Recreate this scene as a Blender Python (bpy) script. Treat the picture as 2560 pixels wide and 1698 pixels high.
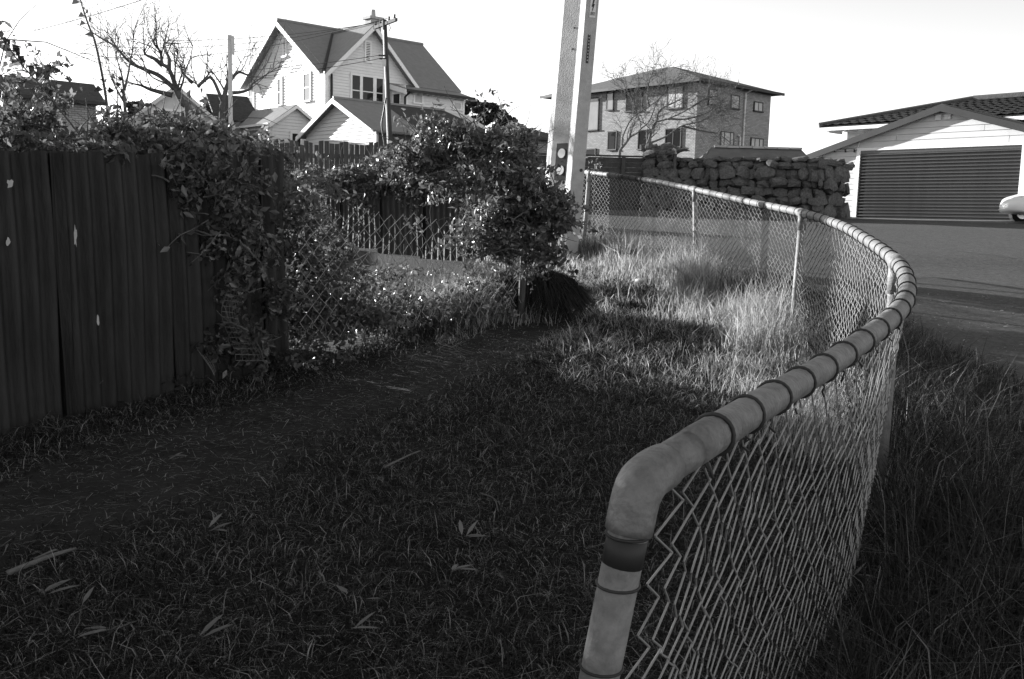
import bpy, math, random
import numpy as np
from mathutils import Vector, Matrix
random.seed(7); rng = np.random.default_rng(11)
for o in list(bpy.data.objects): bpy.data.objects.remove(o)
SC = bpy.context.scene
COL = SC.collection
# ---------------------------------------------------------------- camera
FPX = 2400.0; PITCH = math.radians(7.15); ROLL = math.radians(1.5)
EYE = np.array([0.0, 0.0, 1.42])
FW = np.array([0, math.cos(PITCH), -math.sin(PITCH)])
R0 = np.array([1.0, 0, 0]); U0 = np.array([0, math.sin(PITCH), math.cos(PITCH)])
RT = R0*math.cos(ROLL) + U0*math.sin(ROLL); UP = -R0*math.sin(ROLL) + U0*math.cos(ROLL)
cd = bpy.data.cameras.new('camera'); cam = bpy.data.objects.new('camera', cd); COL.objects.link(cam)
cd.sensor_width = 36.0; cd.lens = 36.0*FPX/2560.0; cd.clip_start = 0.05; cd.clip_end = 3000
M = Matrix(((RT[0], UP[0], -FW[0], EYE[0]), (RT[1], UP[1], -FW[1], EYE[1]), (RT[2], UP[2], -FW[2], EYE[2]), (0, 0, 0, 1)))
cam.matrix_world = M
SC.camera = cam
# ---------------------------------------------------------------- sky, sun, exposure
SUN_AZ = math.radians(-56); SUN_EL = math.radians(12.5)
w = bpy.data.worlds.new('World'); SC.world = w; w.use_nodes = True
nt = w.node_tree; nt.nodes.clear()
sky = nt.nodes.new('ShaderNodeTexSky'); sky.sky_type = 'NISHITA'; sky.sun_disc = False
sky.sun_elevation = SUN_EL; sky.sun_rotation = SUN_AZ; sky.air_density = 1.0; sky.dust_density = 0.1; sky.ozone_density = 1.0
bw = nt.nodes.new('ShaderNodeRGBToBW'); bg = nt.nodes.new('ShaderNodeBackground'); wo = nt.nodes.new('ShaderNodeOutputWorld')
nt.links.new(sky.outputs[0], bw.inputs[0]); nt.links.new(bw.outputs[0], bg.inputs[0]); nt.links.new(bg.outputs[0], wo.inputs[0])
bg.inputs[1].default_value = 0.105
SUNV = Vector((math.sin(SUN_AZ)*math.cos(SUN_EL), math.cos(SUN_AZ)*math.cos(SUN_EL), math.sin(SUN_EL)))
sl = bpy.data.lights.new('sun', 'SUN'); sl.energy = 5.0; sl.angle = math.radians(0.53); sl.color = (1, 1, 1)
so = bpy.data.objects.new('sun', sl); COL.objects.link(so); so.rotation_euler = SUNV.to_track_quat('Z', 'Y').to_euler(); so.location = (-20, 12, 12)
vs = SC.view_settings; vs.view_transform = 'Standard'; vs.look = 'None'; vs.gamma = 1.0; vs.use_curve_mapping = False
vs.exposure = 1.6
SC.render.engine = 'CYCLES'
# ---------------------------------------------------------------- pixel helpers (photo pixel -> direction)
def ray(x, y): return FW + RT*(x-1280)/FPX + UP*(849-y)/FPX
def at(x, y, Y):
    d = ray(x, y); return EYE + d*(Y/d[1])
GY = [-60, -5, 0, 1.3, 3, 4.25, 6.3, 7.6, 9, 10.3, 12.6, 13.6, 20, 26, 30, 40, 60, 100, 300, 900]
GZ = [-1, 0, 0, .05, .15, .25, .38, .48, .59, .74, .92, 1.07, 1.45, 1.66, 1.72, 2.4, 4.2, 6, 6, 6]
def G(y): return np.interp(y, GY, GZ)
def gnd(x, y):
    d = ray(x, y)
    for k in range(1, 6000):
        q = EYE + d*(k*0.01)
        if q[2] <= G(q[1]): return q
    return q
def nz(x, y):
    return (np.sin(x*2.1+y*1.3)+np.sin(x*3.7-y*2.9+1.0)+np.sin(x*6.1+y*5.3+2.0)*.5+np.sin(-x*9.7+y*8.1)*.35)/2.85
RAILPX = [(1600,1190,1.28),(1746,1109,1.38),(1858,1040,1.6),(1966,975,1.88),(2059,920,2.15),(2144,861,2.45),(2216,806,2.78),(2256,764,3.08),(2268,721,3.42),(2256,675,3.87),(2220,637,4.45),(2165,599,5.2),(2101,563,6.2),(2000,531,7.5),(1869,504,8.95),(1738,474,10.5),(1611,449,12.0),(1439,428,13.9),(1300,418,15.0)]
def catmull(P, n=12):
    P = [np.array(p, float) for p in P]; P = [2*P[0]-P[1]] + P + [2*P[-1]-P[-2]]; out = []
    for i in range(1, len(P)-2):
        for k in range(n):
            t = k/n; a, b, c, d = P[i-1], P[i], P[i+1], P[i+2]
            out.append(.5*((2*b)+(-a+c)*t+(2*a-5*b+4*c-d)*t*t+(-a+3*b-3*c+d)*t**3))
    out.append(P[-2]); return np.array(out)
RAIL = catmull([at(*a) for a in RAILPX], 14)
for _ in range(12):   # relax the estimate noise
    RAIL[1:-1] = .25*RAIL[:-2]+.5*RAIL[1:-1]+.25*RAIL[2:]
RL = np.concatenate([[0], np.cumsum(np.linalg.norm(np.diff(RAIL, axis=0), axis=1))])
def rail_at(s): return np.array([np.interp(s, RL, RAIL[:, k]) for k in range(3)])
def rail_x(y):
    k = np.argmax(RAIL[:, 0]); return np.interp(y, RAIL[:, 1], RAIL[:, 0])
# ---------------------------------------------------------------- materials (all grey: the photograph is black and white)
MATS = {}
def mat(name, v, rough=.7, var=.25, scale=6.0, bump=0.0, bscale=None, spec=.3, metal=0.0, detail=5, stretch=(1,1,1), trans=0.0, coords='Object', dark=None):
    m = bpy.data.materials.new(name); m.use_nodes = True; t = m.node_tree; b = t.nodes['Principled BSDF']
    b.inputs['Roughness'].default_value = rough; b.inputs['Specular IOR Level'].default_value = spec; b.inputs['Metallic'].default_value = metal
    tc = t.nodes.new('ShaderNodeTexCoord'); mp = t.nodes.new('ShaderNodeMapping'); mp.inputs['Scale'].default_value = stretch
    if coords == 'World':
        geo = t.nodes.new('ShaderNodeNewGeometry'); t.links.new(geo.outputs['Position'], mp.inputs[0])
    else: t.links.new(tc.outputs[coords], mp.inputs[0])
    n = t.nodes.new('ShaderNodeTexNoise'); n.inputs['Scale'].default_value = scale; n.inputs['Detail'].default_value = detail; n.inputs['Roughness'].default_value = .65
    t.links.new(mp.outputs[0], n.inputs['Vector'])
    cr = t.nodes.new('ShaderNodeValToRGB'); e = cr.color_ramp.elements
    lo = v*(1-var) if dark is None else dark; hi = v*(1+var)
    e[0].position = .3; e[0].color = (lo, lo, lo, 1); e[1].position = .7; e[1].color = (hi, hi, hi, 1)
    t.links.new(n.outputs[0], cr.inputs[0]); t.links.new(cr.outputs[0], b.inputs['Base Color'])
    if bump:
        n2 = t.nodes.new('ShaderNodeTexNoise'); n2.inputs['Scale'].default_value = bscale or scale*4; n2.inputs['Detail'].default_value = 4
        t.links.new(mp.outputs[0], n2.inputs['Vector'])
        bp = t.nodes.new('ShaderNodeBump'); bp.inputs['Strength'].default_value = bump; bp.inputs['Distance'].default_value = .02
        t.links.new(n2.outputs[0], bp.inputs['Height']); t.links.new(bp.outputs[0], b.inputs['Normal'])
    if trans:
        tr = t.nodes.new('ShaderNodeBsdfTranslucent'); mx = t.nodes.new('ShaderNodeMixShader'); mx.inputs[0].default_value = trans
        t.links.new(cr.outputs[0], tr.inputs[0]); t.links.new(b.outputs[0], mx.inputs[1]); t.links.new(tr.outputs[0], mx.inputs[2])
        t.links.new(mx.outputs[0], t.nodes['Material Output'].inputs[0])
    MATS[name] = m; m['ramp'] = cr.name
    return m
def leafmat(name, v, trans=.35, rough=.4, spec=.5, var=.5):
    m = mat(name, v, rough, var, 3.0, spec=spec, trans=trans); t = m.node_tree
    # each leaf keeps one shade: vary per mesh island
    g = t.nodes.new('ShaderNodeNewGeometry'); cr = t.nodes[m['ramp']]
    for l in list(cr.inputs[0].links): t.links.remove(l)
    cr.color_ramp.elements[0].position = 0; cr.color_ramp.elements[1].position = 1
    t.links.new(g.outputs['Random Per Island'], cr.inputs[0]); return m
def ramp3(name, a, b, c, pos):
    cr = MATS[name].node_tree.nodes[MATS[name]['ramp']].color_ramp; cr.elements[0].color = (a, a, a, 1); cr.elements[1].color = (c, c, c, 1); e = cr.elements.new(pos); e.color = (b, b, b, 1)
def glass(name, v=.03):
    m = mat(name, v, .03, .1, 2, spec=.8); return m
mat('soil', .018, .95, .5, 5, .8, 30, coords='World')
mat('asphalt', .075, .9, .22, 9, .5, 160, coords='World', spec=.15, detail=9)
mat('concrete', .36, .85, .16, 7, .35, 60, detail=9)
mat('kerb_stone', .09, .9, .3, 6, coords='World'); mat('footpath', .13, .9, .2, 3, .3, 80, coords='World')
mat('galv', .145, .6, .42, 22, .25, 90, spec=.4, detail=9)
mat('galv_wire', .22, .5, .2, 20, spec=.5)
mat('dark_wire', .03, .6, .3, 20)
mat('old_wire', .28, .6, .35, 15)
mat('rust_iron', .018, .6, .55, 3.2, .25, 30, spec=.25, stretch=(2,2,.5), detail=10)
mat('black', .012, .6, .2, 4); mat('white_panel', .75, .6, .06, 9); mat('sign_white', .6, .6, .15, 30)
mat('weatherboard', .74, .6, .05, 3, spec=.25); mat('trim', .8, .55, .04, 3); mat('white_soffit', .6, .7, .06, 3)
mat('roof_iron', .20, .55, .14, 4, stretch=(1,1,1)); mat('roof_dark', .045, .8, .35, 6, .5, 25); mat('roof_tile', .07, .8, .3, 9, .5, 20)
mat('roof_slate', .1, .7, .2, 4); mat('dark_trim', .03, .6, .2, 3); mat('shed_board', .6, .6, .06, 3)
mat('garage_board', .55, .65, .07, 3); mat('garage_door', .03, .3, .2, 5, spec=.8)
mat('old_timber', .20, .85, .4, 5, .5, 30, stretch=(6,6,.6)); mat('paling_timber', .075, .85, .5, 5, .5, 30, stretch=(8,8,.6)); mat('dark_timber', .05, .8, .35, 5, .4, 30)
mat('pole_timber', .055, .85, .4, 6, .4, 30, stretch=(5,5,.5)); mat('lava_stone', .11, .95, .5, 7, 1.0, 16, detail=10, spec=.1); mat('mortar', .015, .95, .4, 8, .6, 30)
mat('bark', .09, .9, .4, 8, .5, 30); mat('bark_pale', .12, .9, .35, 8, .4, 30)
mat('car_white', .8, .25, .02, 2, spec=.6); mat('tyre', .02, .8, .2, 9); mat('chrome', .5, .25, .05, 4, metal=1.0)
mat('pale_plastic', .6, .5, .1, 4); mat('netting', .1, .6, .3, 20)
glass('glass', .02); MATS['glass'].node_tree.nodes['Principled BSDF'].inputs['Specular IOR Level'].default_value = .2; glass('glass_pale', .25); mat('curtain', .45, .9, .2, 3)
leafmat('leaf', .115, .5, .3, .8, .6); leafmat('leaf_dark', .05, .3, .45, .4); leafmat('leaf_dry', .16, .3, .55, .3, .35)
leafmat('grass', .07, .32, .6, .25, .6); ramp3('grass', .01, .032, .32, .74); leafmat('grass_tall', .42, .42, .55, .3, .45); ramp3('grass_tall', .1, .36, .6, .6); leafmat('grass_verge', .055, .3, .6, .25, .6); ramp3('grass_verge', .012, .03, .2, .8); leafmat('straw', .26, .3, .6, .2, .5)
leafmat('grass_mound', .05, .2, .8, .1, .6); leafmat('fir', .035, .2, .7, .2, .5)
# ---------------------------------------------------------------- mesh helpers
class MB:
    def __init__(s): s.v = []; s.f = []
    def poly(s, pts): n = len(s.v); s.v += [tuple(map(float, p)) for p in pts]; s.f.append(tuple(range(n, n+len(pts)))); return s
    def hexa(s, p):
        n = len(s.v); s.v += [tuple(map(float, q)) for q in p]
        for f in ((0,3,2,1),(4,5,6,7),(0,1,5,4),(1,2,6,5),(2,3,7,6),(3,0,4,7)): s.f.append(tuple(n+i for i in f))
        return s
    def box(s, a, b):
        x0,y0,z0 = [min(a[i],b[i]) for i in range(3)]; x1,y1,z1 = [max(a[i],b[i]) for i in range(3)]
        return s.hexa([(x0,y0,z0),(x1,y0,z0),(x1,y1,z0),(x0,y1,z0),(x0,y0,z1),(x1,y0,z1),(x1,y1,z1),(x0,y1,z1)])
    def prism(s, pts, d):           # polygon extruded by the vector d
        n = len(s.v); k = len(pts); d = np.array(d, float)
        s.v += [tuple(map(float, p)) for p in pts] + [tuple(np.array(p, float)+d) for p in pts]
        s.f.append(tuple(range(n, n+k))[::-1]); s.f.append(tuple(range(n+k, n+2*k)))
        for i in range(k): j = (i+1) % k; s.f.append((n+i, n+j, n+k+j, n+k+i))
        return s
    def bar(s, a, b, w, h, up=(0,0,1)):   # box beam from a to b
        a = Vector(a); b = Vector(b); d = (b-a).normalized(); u = Vector(up)
        if abs(d.dot(u)) > .98: u = Vector((0,1,0))
        x = d.cross(u).normalized()*w/2; z = x.cross(d).normalized()*h/2
        return s.hexa([a-x-z, a+x-z, b+x-z, b-x-z, a-x+z, a+x+z, b+x+z, b-x+z])
    def tube(s, P, r, n=6, caps=True, closed=False):
        P = [Vector(p) for p in P]; k = len(P); r = r if hasattr(r, '__len__') else [r]*k; base = len(s.v); u = None
        for i, p in enumerate(P):
            if closed: d = P[(i+1) % k]-P[i-1]
            else: d = P[min(i+1, k-1)]-P[max(i-1, 0)]
            if d.length < 1e-9: d = Vector((0,0,1))
            d.normalize()
            if u is None:
                u = Vector((0,0,1)) if abs(d.z) < .9 else Vector((1,0,0))
            u = (u-d*u.dot(d)); u.normalize(); v = d.cross(u)
            for j in range(n):
                a = 2*math.pi*j/n; s.v.append(tuple(p+(u*math.cos(a)+v*math.sin(a))*r[i]))
        for i in range(k if closed else k-1):
            for j in range(n):
                q = (i+1) % k; s.f.append((base+i*n+j, base+i*n+(j+1) % n, base+q*n+(j+1) % n, base+q*n+j))
        if caps and not closed: s.f.append(tuple(range(base, base+n))[::-1]); s.f.append(tuple(range(base+(k-1)*n, base+k*n)))
        return s
    def mesh(s, name, m, smooth=False):
        me = bpy.data.meshes.new(name); me.from_pydata(s.v, [], s.f); me.materials.append(MATS[m]); me.update()
        if smooth: me.shade_smooth()
        return me
    def build(s, name, m, parent=None, smooth=False, label=None, kind=None): return link(name, s.mesh(name, m, smooth), parent, label, kind)
def link(name, me, parent=None, label=None, kind=None):
    o = bpy.data.objects.new(name, me); COL.objects.link(o)
    if parent is not None:
        o.parent = parent
        if parent.get('wc'): o.matrix_parent_inverse = Matrix.Translation(-Vector(parent['wc']))
    if label: o['label'] = label
    if kind: o['kind'] = kind
    return o
def tag(o, label, cat, group=None, kind=None):
    o['label'] = label; o['category'] = cat
    if group: o['group'] = group
    if kind: o['kind'] = kind
    return o
def thing(name, label, cat, loc, group=None, rz=0.0, local=False):
    o = bpy.data.objects.new(name, None); COL.objects.link(o); o.location = Vector([float(c) for c in loc]); o.rotation_euler = (0, 0, rz); o.empty_display_size = .2
    if not local: o['wc'] = [float(c) for c in loc]       # children written in world coordinates
    return tag(o, label, cat, group)
def sub(parent, name, mb, m, smooth=False, label=None, kind=None):   # sub-part; parent is a part whose mesh has the same coordinates
    o = bpy.data.objects.new(name, mb.mesh(name, m, smooth)); COL.objects.link(o); o.parent = parent
    if label: o['label'] = label
    if kind: o['kind'] = kind
    return o
def tri_mesh(name, V, T, m, smooth=False):
    V = np.asarray(V, np.float32).reshape(-1, 3); T = np.asarray(T, np.int32).reshape(-1, 3)
    me = bpy.data.meshes.new(name); me.vertices.add(len(V)); me.vertices.foreach_set('co', V.ravel())
    me.loops.add(T.size); me.loops.foreach_set('vertex_index', T.ravel()); me.polygons.add(len(T))
    me.polygons.foreach_set('loop_start', np.arange(0, T.size, 3, dtype=np.int32)); me.polygons.foreach_set('loop_total', np.full(len(T), 3, np.int32))
    me.materials.append(MATS[m]); me.update(); me.validate()
    if smooth: me.shade_smooth()
    return me
def unit(a): return a/np.maximum(np.linalg.norm(a, axis=-1, keepdims=True), 1e-9)
def leaf_mesh(name, P, N, size, m, aspect=.55, fold=.25, droop=.4):
    """P centres, N facing normals: each leaf is a folded rhombus (2 triangles)."""
    n = len(P); r = rng.normal(size=(n, 3)); N = unit(N); L = unit(np.cross(N, r)); L[:, 2] -= droop; L = unit(L); Wd = unit(np.cross(N, L)); Nn = unit(np.cross(L, Wd))
    s = size.reshape(-1, 1) if hasattr(size, 'reshape') else np.full((n, 1), size)
    a = P-L*s*.5; b = P+Wd*s*aspect*.5+Nn*s*fold*.5-L*s*.08; c = P+L*s*.5; d = P-Wd*s*aspect*.5+Nn*s*fold*.5-L*s*.08
    V = np.stack([a, b, c, d], 1).reshape(-1, 3); i = np.arange(n)[:, None]*4
    T = np.concatenate([i+[0, 1, 2], i+[0, 2, 3]], 1).reshape(-1, 3)
    return tri_mesh(name, V, T, m)
def blades(P, h, lean, w, tip_drop=0.0):
    """P roots, h heights, lean xy vectors (fraction of the height), w widths -> V, T"""
    n = len(P); a = rng.uniform(0, 2*np.pi, n); sd = np.stack([np.cos(a), np.sin(a), np.zeros(n)], 1)*(w/2)[:, None]
    up = np.zeros((n, 3)); up[:, 2] = h; ln = np.zeros((n, 3)); ln[:, :2] = lean*h[:, None]
    m1 = P+up*.5+ln*.28; tp = P+up*(1-tip_drop*np.linalg.norm(lean, axis=1))[:, None]+ln
    V = np.stack([P-sd, P+sd, m1-sd*.8, m1+sd*.8, tp], 1).reshape(-1, 3); i = np.arange(n)[:, None]*5
    T = np.concatenate([i+[0, 1, 3], i+[0, 3, 2], i+[2, 3, 4]], 1).reshape(-1, 3); return V, T
def stuff(o, label, cat): return tag(o, label, cat, kind='stuff')
# ================================================================ SETTING: ground, road, footpath
E2 = np.array([.75, .66]); E2 = E2/np.linalg.norm(E2); E1 = np.array([-E2[1], E2[0]]); RZ = math.atan2(E2[1], E2[0])
def loc(org, plane, x, y, off=0.0):     # photo pixel -> local coordinates on a face of a building of the street grid
    d = ray(x, y); n = E2 if plane == 'L' else E1
    t = (off-((EYE[:2]-org[:2])@n))/(d[:2]@n); q = EYE+d*t; v = q[:2]-org[:2]; return float(v@E2), float(v@E1), float(q[2]-org[2])
# road edges
def fence_offset(off):
    T = np.gradient(RAIL[:, :2], axis=0); T = unit(T); Nn = np.stack([T[:, 1], -T[:, 0]], 1); return RAIL[:, :2]+Nn*off
s_ = np.linspace(0, 1, len(RAIL)); off = np.interp(s_, [0, .45, .7, 1], [1.25, 1.2, .9, .6])
T_ = unit(np.gradient(RAIL[:, :2], axis=0)); N_ = np.stack([T_[:, 1], -T_[:, 0]], 1)
inner = RAIL[:, :2]+N_*off[:, None]
inner = np.concatenate([[[-.4, -4.5]], inner, [[-3, 17.6], [-9, 19.5], [-16, 21]]])
il = np.concatenate([[0], np.cumsum(np.linalg.norm(np.diff(inner, axis=0), axis=1))])
outer = np.array([[45, -20], [45, 5], [30, 12], [18.5, 20.2], [14.8, 24.4], [11.3, 27.6], [9.0, 26.6], [7.9, 23.9], [3.8, 23.6], [-3, 23.6], [-9, 24.5], [-16, 26]])
ol = np.concatenate([[0], np.cumsum(np.linalg.norm(np.diff(outer, axis=0), axis=1))])
NS, NT = 90, 60; V = []; F = []
for i in range(NS+1):
    t = i/NS; a = np.array([np.interp(t*il[-1], il, inner[:, k]) for k in (0, 1)]); b = np.array([np.interp(t*ol[-1], ol, outer[:, k]) for k in (0, 1)])
    for j in range(NT+1):
        q = a+(b-a)*(j/NT); V.append((q[0], q[1], G(q[1])+.008+.004*nz(q[0]*.4, q[1]*.4)))
for i in range(NS):
    for j in range(NT):
        k = i*(NT+1)+j; F.append((k, k+1, k+NT+2, k+NT+1))
road = MB(); road.v = V; road.f = F; road = road.build('road', 'asphalt', smooth=True); road['kind'] = 'structure'
RP = np.concatenate([inner, outer[::-1]])
def inside(x, y, P=RP):
    c = np.zeros(np.shape(x), bool); j = len(P)-1
    for i in range(len(P)):
        xi, yi = P[i]; xj, yj = P[j]
        c ^= ((yi > y) != (yj > y)) & (x < (xj-xi)*(y-yi)/((yj-yi) if yj != yi else 1e-9)+xi); j = i
    return c
# asphalt colour: fine aggregate, seams and worn patches
m = MATS['asphalt']; t = m.node_tree; b = t.nodes['Principled BSDF']; cr = t.nodes[m['ramp']]
sp = t.nodes.new('ShaderNodeTexNoise'); sp.inputs['Scale'].default_value = 24; sp.inputs['Detail'].default_value = 12; sp.inputs['Roughness'].default_value = .8
ge = t.nodes.new('ShaderNodeNewGeometry'); t.links.new(ge.outputs['Position'], sp.inputs['Vector'])
mx = t.nodes.new('ShaderNodeMix'); mx.data_type = 'RGBA'; mx.blend_type = 'MULTIPLY'; mx.inputs[0].default_value = .8
c2 = t.nodes.new('ShaderNodeValToRGB'); c2.color_ramp.elements[0].position = .35; c2.color_ramp.elements[0].color = (.38, .38, .38, 1); c2.color_ramp.elements[1].position = .68; c2.color_ramp.elements[1].color = (1.8, 1.8, 1.8, 1)
t.links.new(sp.outputs[0], c2.inputs[0]); t.links.new(cr.outputs[0], mx.inputs[6]); t.links.new(c2.outputs[0], mx.inputs[7]); t.links.new(mx.outputs[2], b.inputs['Base Color'])
# ground sheet: fine near the camera, coarse out to the horizon
def lift(x, y): return .025*nz(x, y)*np.clip((y+1)/2, 0, 1)*np.clip((16-y)/3, 0, 1)
def gz(x, y): return G(y)+lift(x, y)
xs = np.concatenate([[-900, -300, -120, -60, -40, -25, -16, -10], np.arange(-7, 8.01, .22), [9, 11, 14, 18, 25, 40, 60, 120, 300, 900]])
yy = np.concatenate([[-60, -20, -8, -4, -2], np.arange(-1, 16.01, .22), [17, 18, 19, 20, 22, 24, 26, 28, 30, 33, 36, 40, 45, 50, 60, 75, 100, 160, 300, 900]])
X, Y = np.meshgrid(xs, yy); Z = gz(X, Y)
inn = inside(X, Y); cen = RP.mean(0)
for dx, dy in ((.35, 0), (-.35, 0), (0, .35), (0, -.35)): inn &= inside(X+dx, Y+dy)
Z = np.where(inn, Z-.12, Z)
gm = MB(); gm.v = [tuple(map(float, q)) for q in np.stack([X, Y, Z], -1).reshape(-1, 3)]; nx = len(xs)
gm.f = [(j*nx+i, j*nx+i+1, (j+1)*nx+i+1, (j+1)*nx+i) for j in range(len(yy)-1) for i in range(nx-1)]
ground = gm.build('ground', 'soil', smooth=True); ground['kind'] = 'structure'
# footpath and kerb in front of the stone wall, driveway apron of the garage
fp = MB(); k = MB()
pts = [(-16, 26.0), (-9, 24.5), (-3, 23.6), (3.8, 23.6), (7.85, 23.9)]
for a, b_ in zip(pts[:-1], pts[1:]):
    za, zb = G(a[1])+.12, G(b_[1])+.12
    fp.poly([(a[0], a[1]+.12, za), (b_[0], b_[1]+.12, zb), (b_[0], b_[1]+1.9, zb+.03), (a[0], a[1]+1.9, za+.03)])
    k.hexa([(a[0], a[1], za-.2), (b_[0], b_[1], zb-.2), (b_[0], b_[1]+.12, zb-.2), (a[0], a[1]+.12, za-.2), (a[0], a[1], za+.004), (b_[0], b_[1], zb+.004), (b_[0], b_[1]+.12, zb+.004), (a[0], a[1]+.12, za+.004)])
pavement = fp.build('pavement', 'footpath'); pavement['kind'] = 'structure'
kerb = k.build('kerb', 'kerb_stone'); kerb['kind'] = 'structure'
# pale sealing seam along the road
sm = MB(); sl_ = [gnd(1500, 526), gnd(1700, 541), gnd(1900, 561), gnd(2150, 595), gnd(2350, 625), gnd(2560, 655)]
P = catmull([q for q in sl_], 12)
for i in range(len(P)-1):
    if (i*7) % 11 in (3, 6): continue
    a, b_ = P[i], P[i+1]; w_ = .012+.008*abs(math.sin(i*1.7)); za, zb = G(a[1])+.016, G(b_[1])+.016
    sm.poly([(a[0], a[1]-w_, za), (b_[0], b_[1]-w_, zb), (b_[0], b_[1]+w_, zb), (a[0], a[1]+w_, za)])
seam = sm.build('road_seam', 'footpath'); seam['kind'] = 'structure'
# ================================================================ PIPE AND CHAIN LINK FENCE
TOT = RL[-1]; PR = .030
fence = thing('chain_link_fence', 'curved galvanised pipe and chain link fence along the grass verge', 'fence', (*rail_at(TOT*.5)[:2], gz(*rail_at(TOT*.5)[:2])))
S0 = .13
def railseg(a, b, n): return [rail_at(s) for s in np.linspace(a, b, n)]
def s_near(px, py):      # arc length whose projection is nearest to a pixel
    v = RAIL-EYE; ww = v@FW; u_ = 1280+FPX*(v@RT)/ww; w_ = 849-FPX*(v@UP)/ww
    return RL[np.argmin((u_-px)**2+(w_-py)**2)]
sd0, sd1 = s_near(1610, 449), s_near(1548, 440)
rail = MB().tube(railseg(S0, sd0, 110), PR, 14).tube(railseg(sd1, TOT, 12), PR, 12).build('top_rail', 'galv', fence, True)
MB().tube(railseg(sd0-.02, sd1+.02, 8), PR*.93, 12).build('rail_repair', 'dark_trim', fence, True, 'dark repaired length of the top rail')
# near end: elbow and leaning end post
e0 = at(1596, 1205, 1.28); lo = at(1509, 1640, 1.28); dn = unit((lo-e0)[None])[0]; base = e0+dn*((e0[2]-G(1.28)+.1)/-dn[2])
d1 = unit((rail_at(.3)-e0)[None])[0]
path = [e0+dn*.07, e0+dn*.055, e0+dn*.035]+[e0+dn*.035*(1-t)**2+d1*.035*t*t for t in (.2, .4, .6, .8)]+[e0+d1*.035, e0+d1*.055, e0+d1*.075]
MB().tube(path, [.0335, .034, .034, .034, .0345, .0345, .034, .034, .034, .033], 20).build('elbow_joint', 'galv', fence, True)
ep = MB().tube([e0+dn*.06, e0+dn*.4, e0+dn*.7, base], .0285, 18).build('end_post', 'galv', fence, True)
sub(ep, 'dark_sleeve', MB().tube([e0+dn*.078, e0+dn*.118], .0292, 18), 'dark_trim', True)
MB().tube([e0+d1*.06, e0*.5+d1*.03+rail_at(S0+.06)*.5, rail_at(S0+.06)], PR, 14).build('rail_stub', 'galv', fence, True)
def ring(c, d, r=.0315, t=.0042, n=20, skew=.25):
    d = Vector(d).normalized(); u = d.orthogonal().normalized(); v = d.cross(u)
    return [Vector(c)+(u*math.cos(a)+v*math.sin(a))*r+d*math.sin(a+1)*r*skew for a in [2*math.pi*i/n for i in range(n)]]
for dd in (.075, .148, .27): MB().tube(ring(e0+dn*dd, dn, .0298, .003, 18, .12), .0022, 5, closed=True).build('tie_wire', 'dark_wire', fence, True)
s = .21
ridx = 0
while s < TOT-.1:
    c = rail_at(s); d = rail_at(s+.02)-rail_at(s-.02); near = s < 6
    mb = MB().tube(ring(c, d, PR*1.06, 0, 20 if near else 10, random.uniform(-.1, .25)), .0034 if near else .0032, 5 if near else 4, closed=True)
    u = c+np.array([0, 0, -PR]); tw = [u+np.array([random.uniform(-.01, .01), random.uniform(-.01, .01), -.012*i]) for i in range(4)]
    mb.tube(tw, .0028, 4); mb.build('tie_wire', 'dark_wire', fence, True); s += random.uniform(.18, .225)
# intermediate posts with T fittings
for px, py, lean in ((2238, 662, .0), (2003, 534, -.02), (1738, 474, .07), (1478, 432, -.05)):
    sp_ = s_near(px, py); c = rail_at(sp_); g = gz(c[0], c[1]); b_ = np.array([c[0]+lean, c[1]+.02, g-.1])
    po = MB().tube([c+np.array([0, 0, -.02]), (c*.5+b_*.5), b_], .029, 14).build('post', 'galv', fence, True)
    dv = unit((rail_at(sp_+.02)-rail_at(sp_-.02))[None])[0]
    sub(po, 'tee_fitting', MB().tube([c-dv*.075, c+dv*.075], .0355, 14).tube([c, c+(b_-c)*(.13/np.linalg.norm(b_-c))], .0335, 14), 'galv', True)
# diamond mesh: real zigzag wires
W = .108; H = .074
def zigzag(sfun, top, bot, s0, s1, rw, nside, bow=0, skip=lambda i: False, tilt=lambda s: 0.0):
    V = []; T = []; n = int((s1-s0)/(W/2))
    for i in range(n):
        sa = s0+i*W/2
        if skip(i): continue
        A = sfun(sa); B = sfun(sa+W/2*1.06); zt = top(sa); zb = bot(sa); k = int((zt-zb)/(H/2)); nrm = np.array([-(B-A)[1], (B-A)[0], 0.0]); nrm /= np.linalg.norm(nrm)+1e-9
        P = []
        for j in range(k+1):
            ph = (j+i) % 2; z = zt-j*H/2; q = (A if ph == 0 else B).copy(); q[2] = z; q[0] -= tilt(sa)*(zt-z); q = q+nrm*(.0025 if ph else -.0025)+nrm*bow*math.sin((z-zb)/(zt-zb+1e-6)*math.pi)*math.sin(sa*1.3)
            q[0] += .003*math.sin(i*3.1+j*2.3); q[2] += .006*math.sin(i*1.9)+.003*math.sin(i*5.3+j*1.7); P.append(q)
        P = np.array(P); d = np.diff(P, axis=0); dn_ = unit(d); u = unit(np.cross(dn_, nrm)); v = np.cross(dn_, u)
        b0 = len(V)//1
        for q0, q1, uu, vv in zip(P[:-1], P[1:], u, v):
            st = len(V)
            for q in (q0, q1):
                for a in range(nside): an = 2*math.pi*a/nside; V.append(q+(uu*math.cos(an)+vv*math.sin(an))*rw)
            for a in range(nside):
                c_ = (a+1) % nside; T.append((st+a, st+c_, st+nside+c_)); T.append((st+a, st+nside+c_, st+nside+a))
    return V, T
def sf(s): return rail_at(s)
def top_f(s): return rail_at(s)[2]-.035
def bot_f(s): q = rail_at(s); return gz(q[0], q[1])+.01
V1, T1 = zigzag(sf, top_f, bot_f, .06, 5.2, .0019, 5, .02, tilt=lambda s: float(np.interp(s, [0, 1.5, 3.6, 5.2], [.16, .14, .08, .03])))
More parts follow.
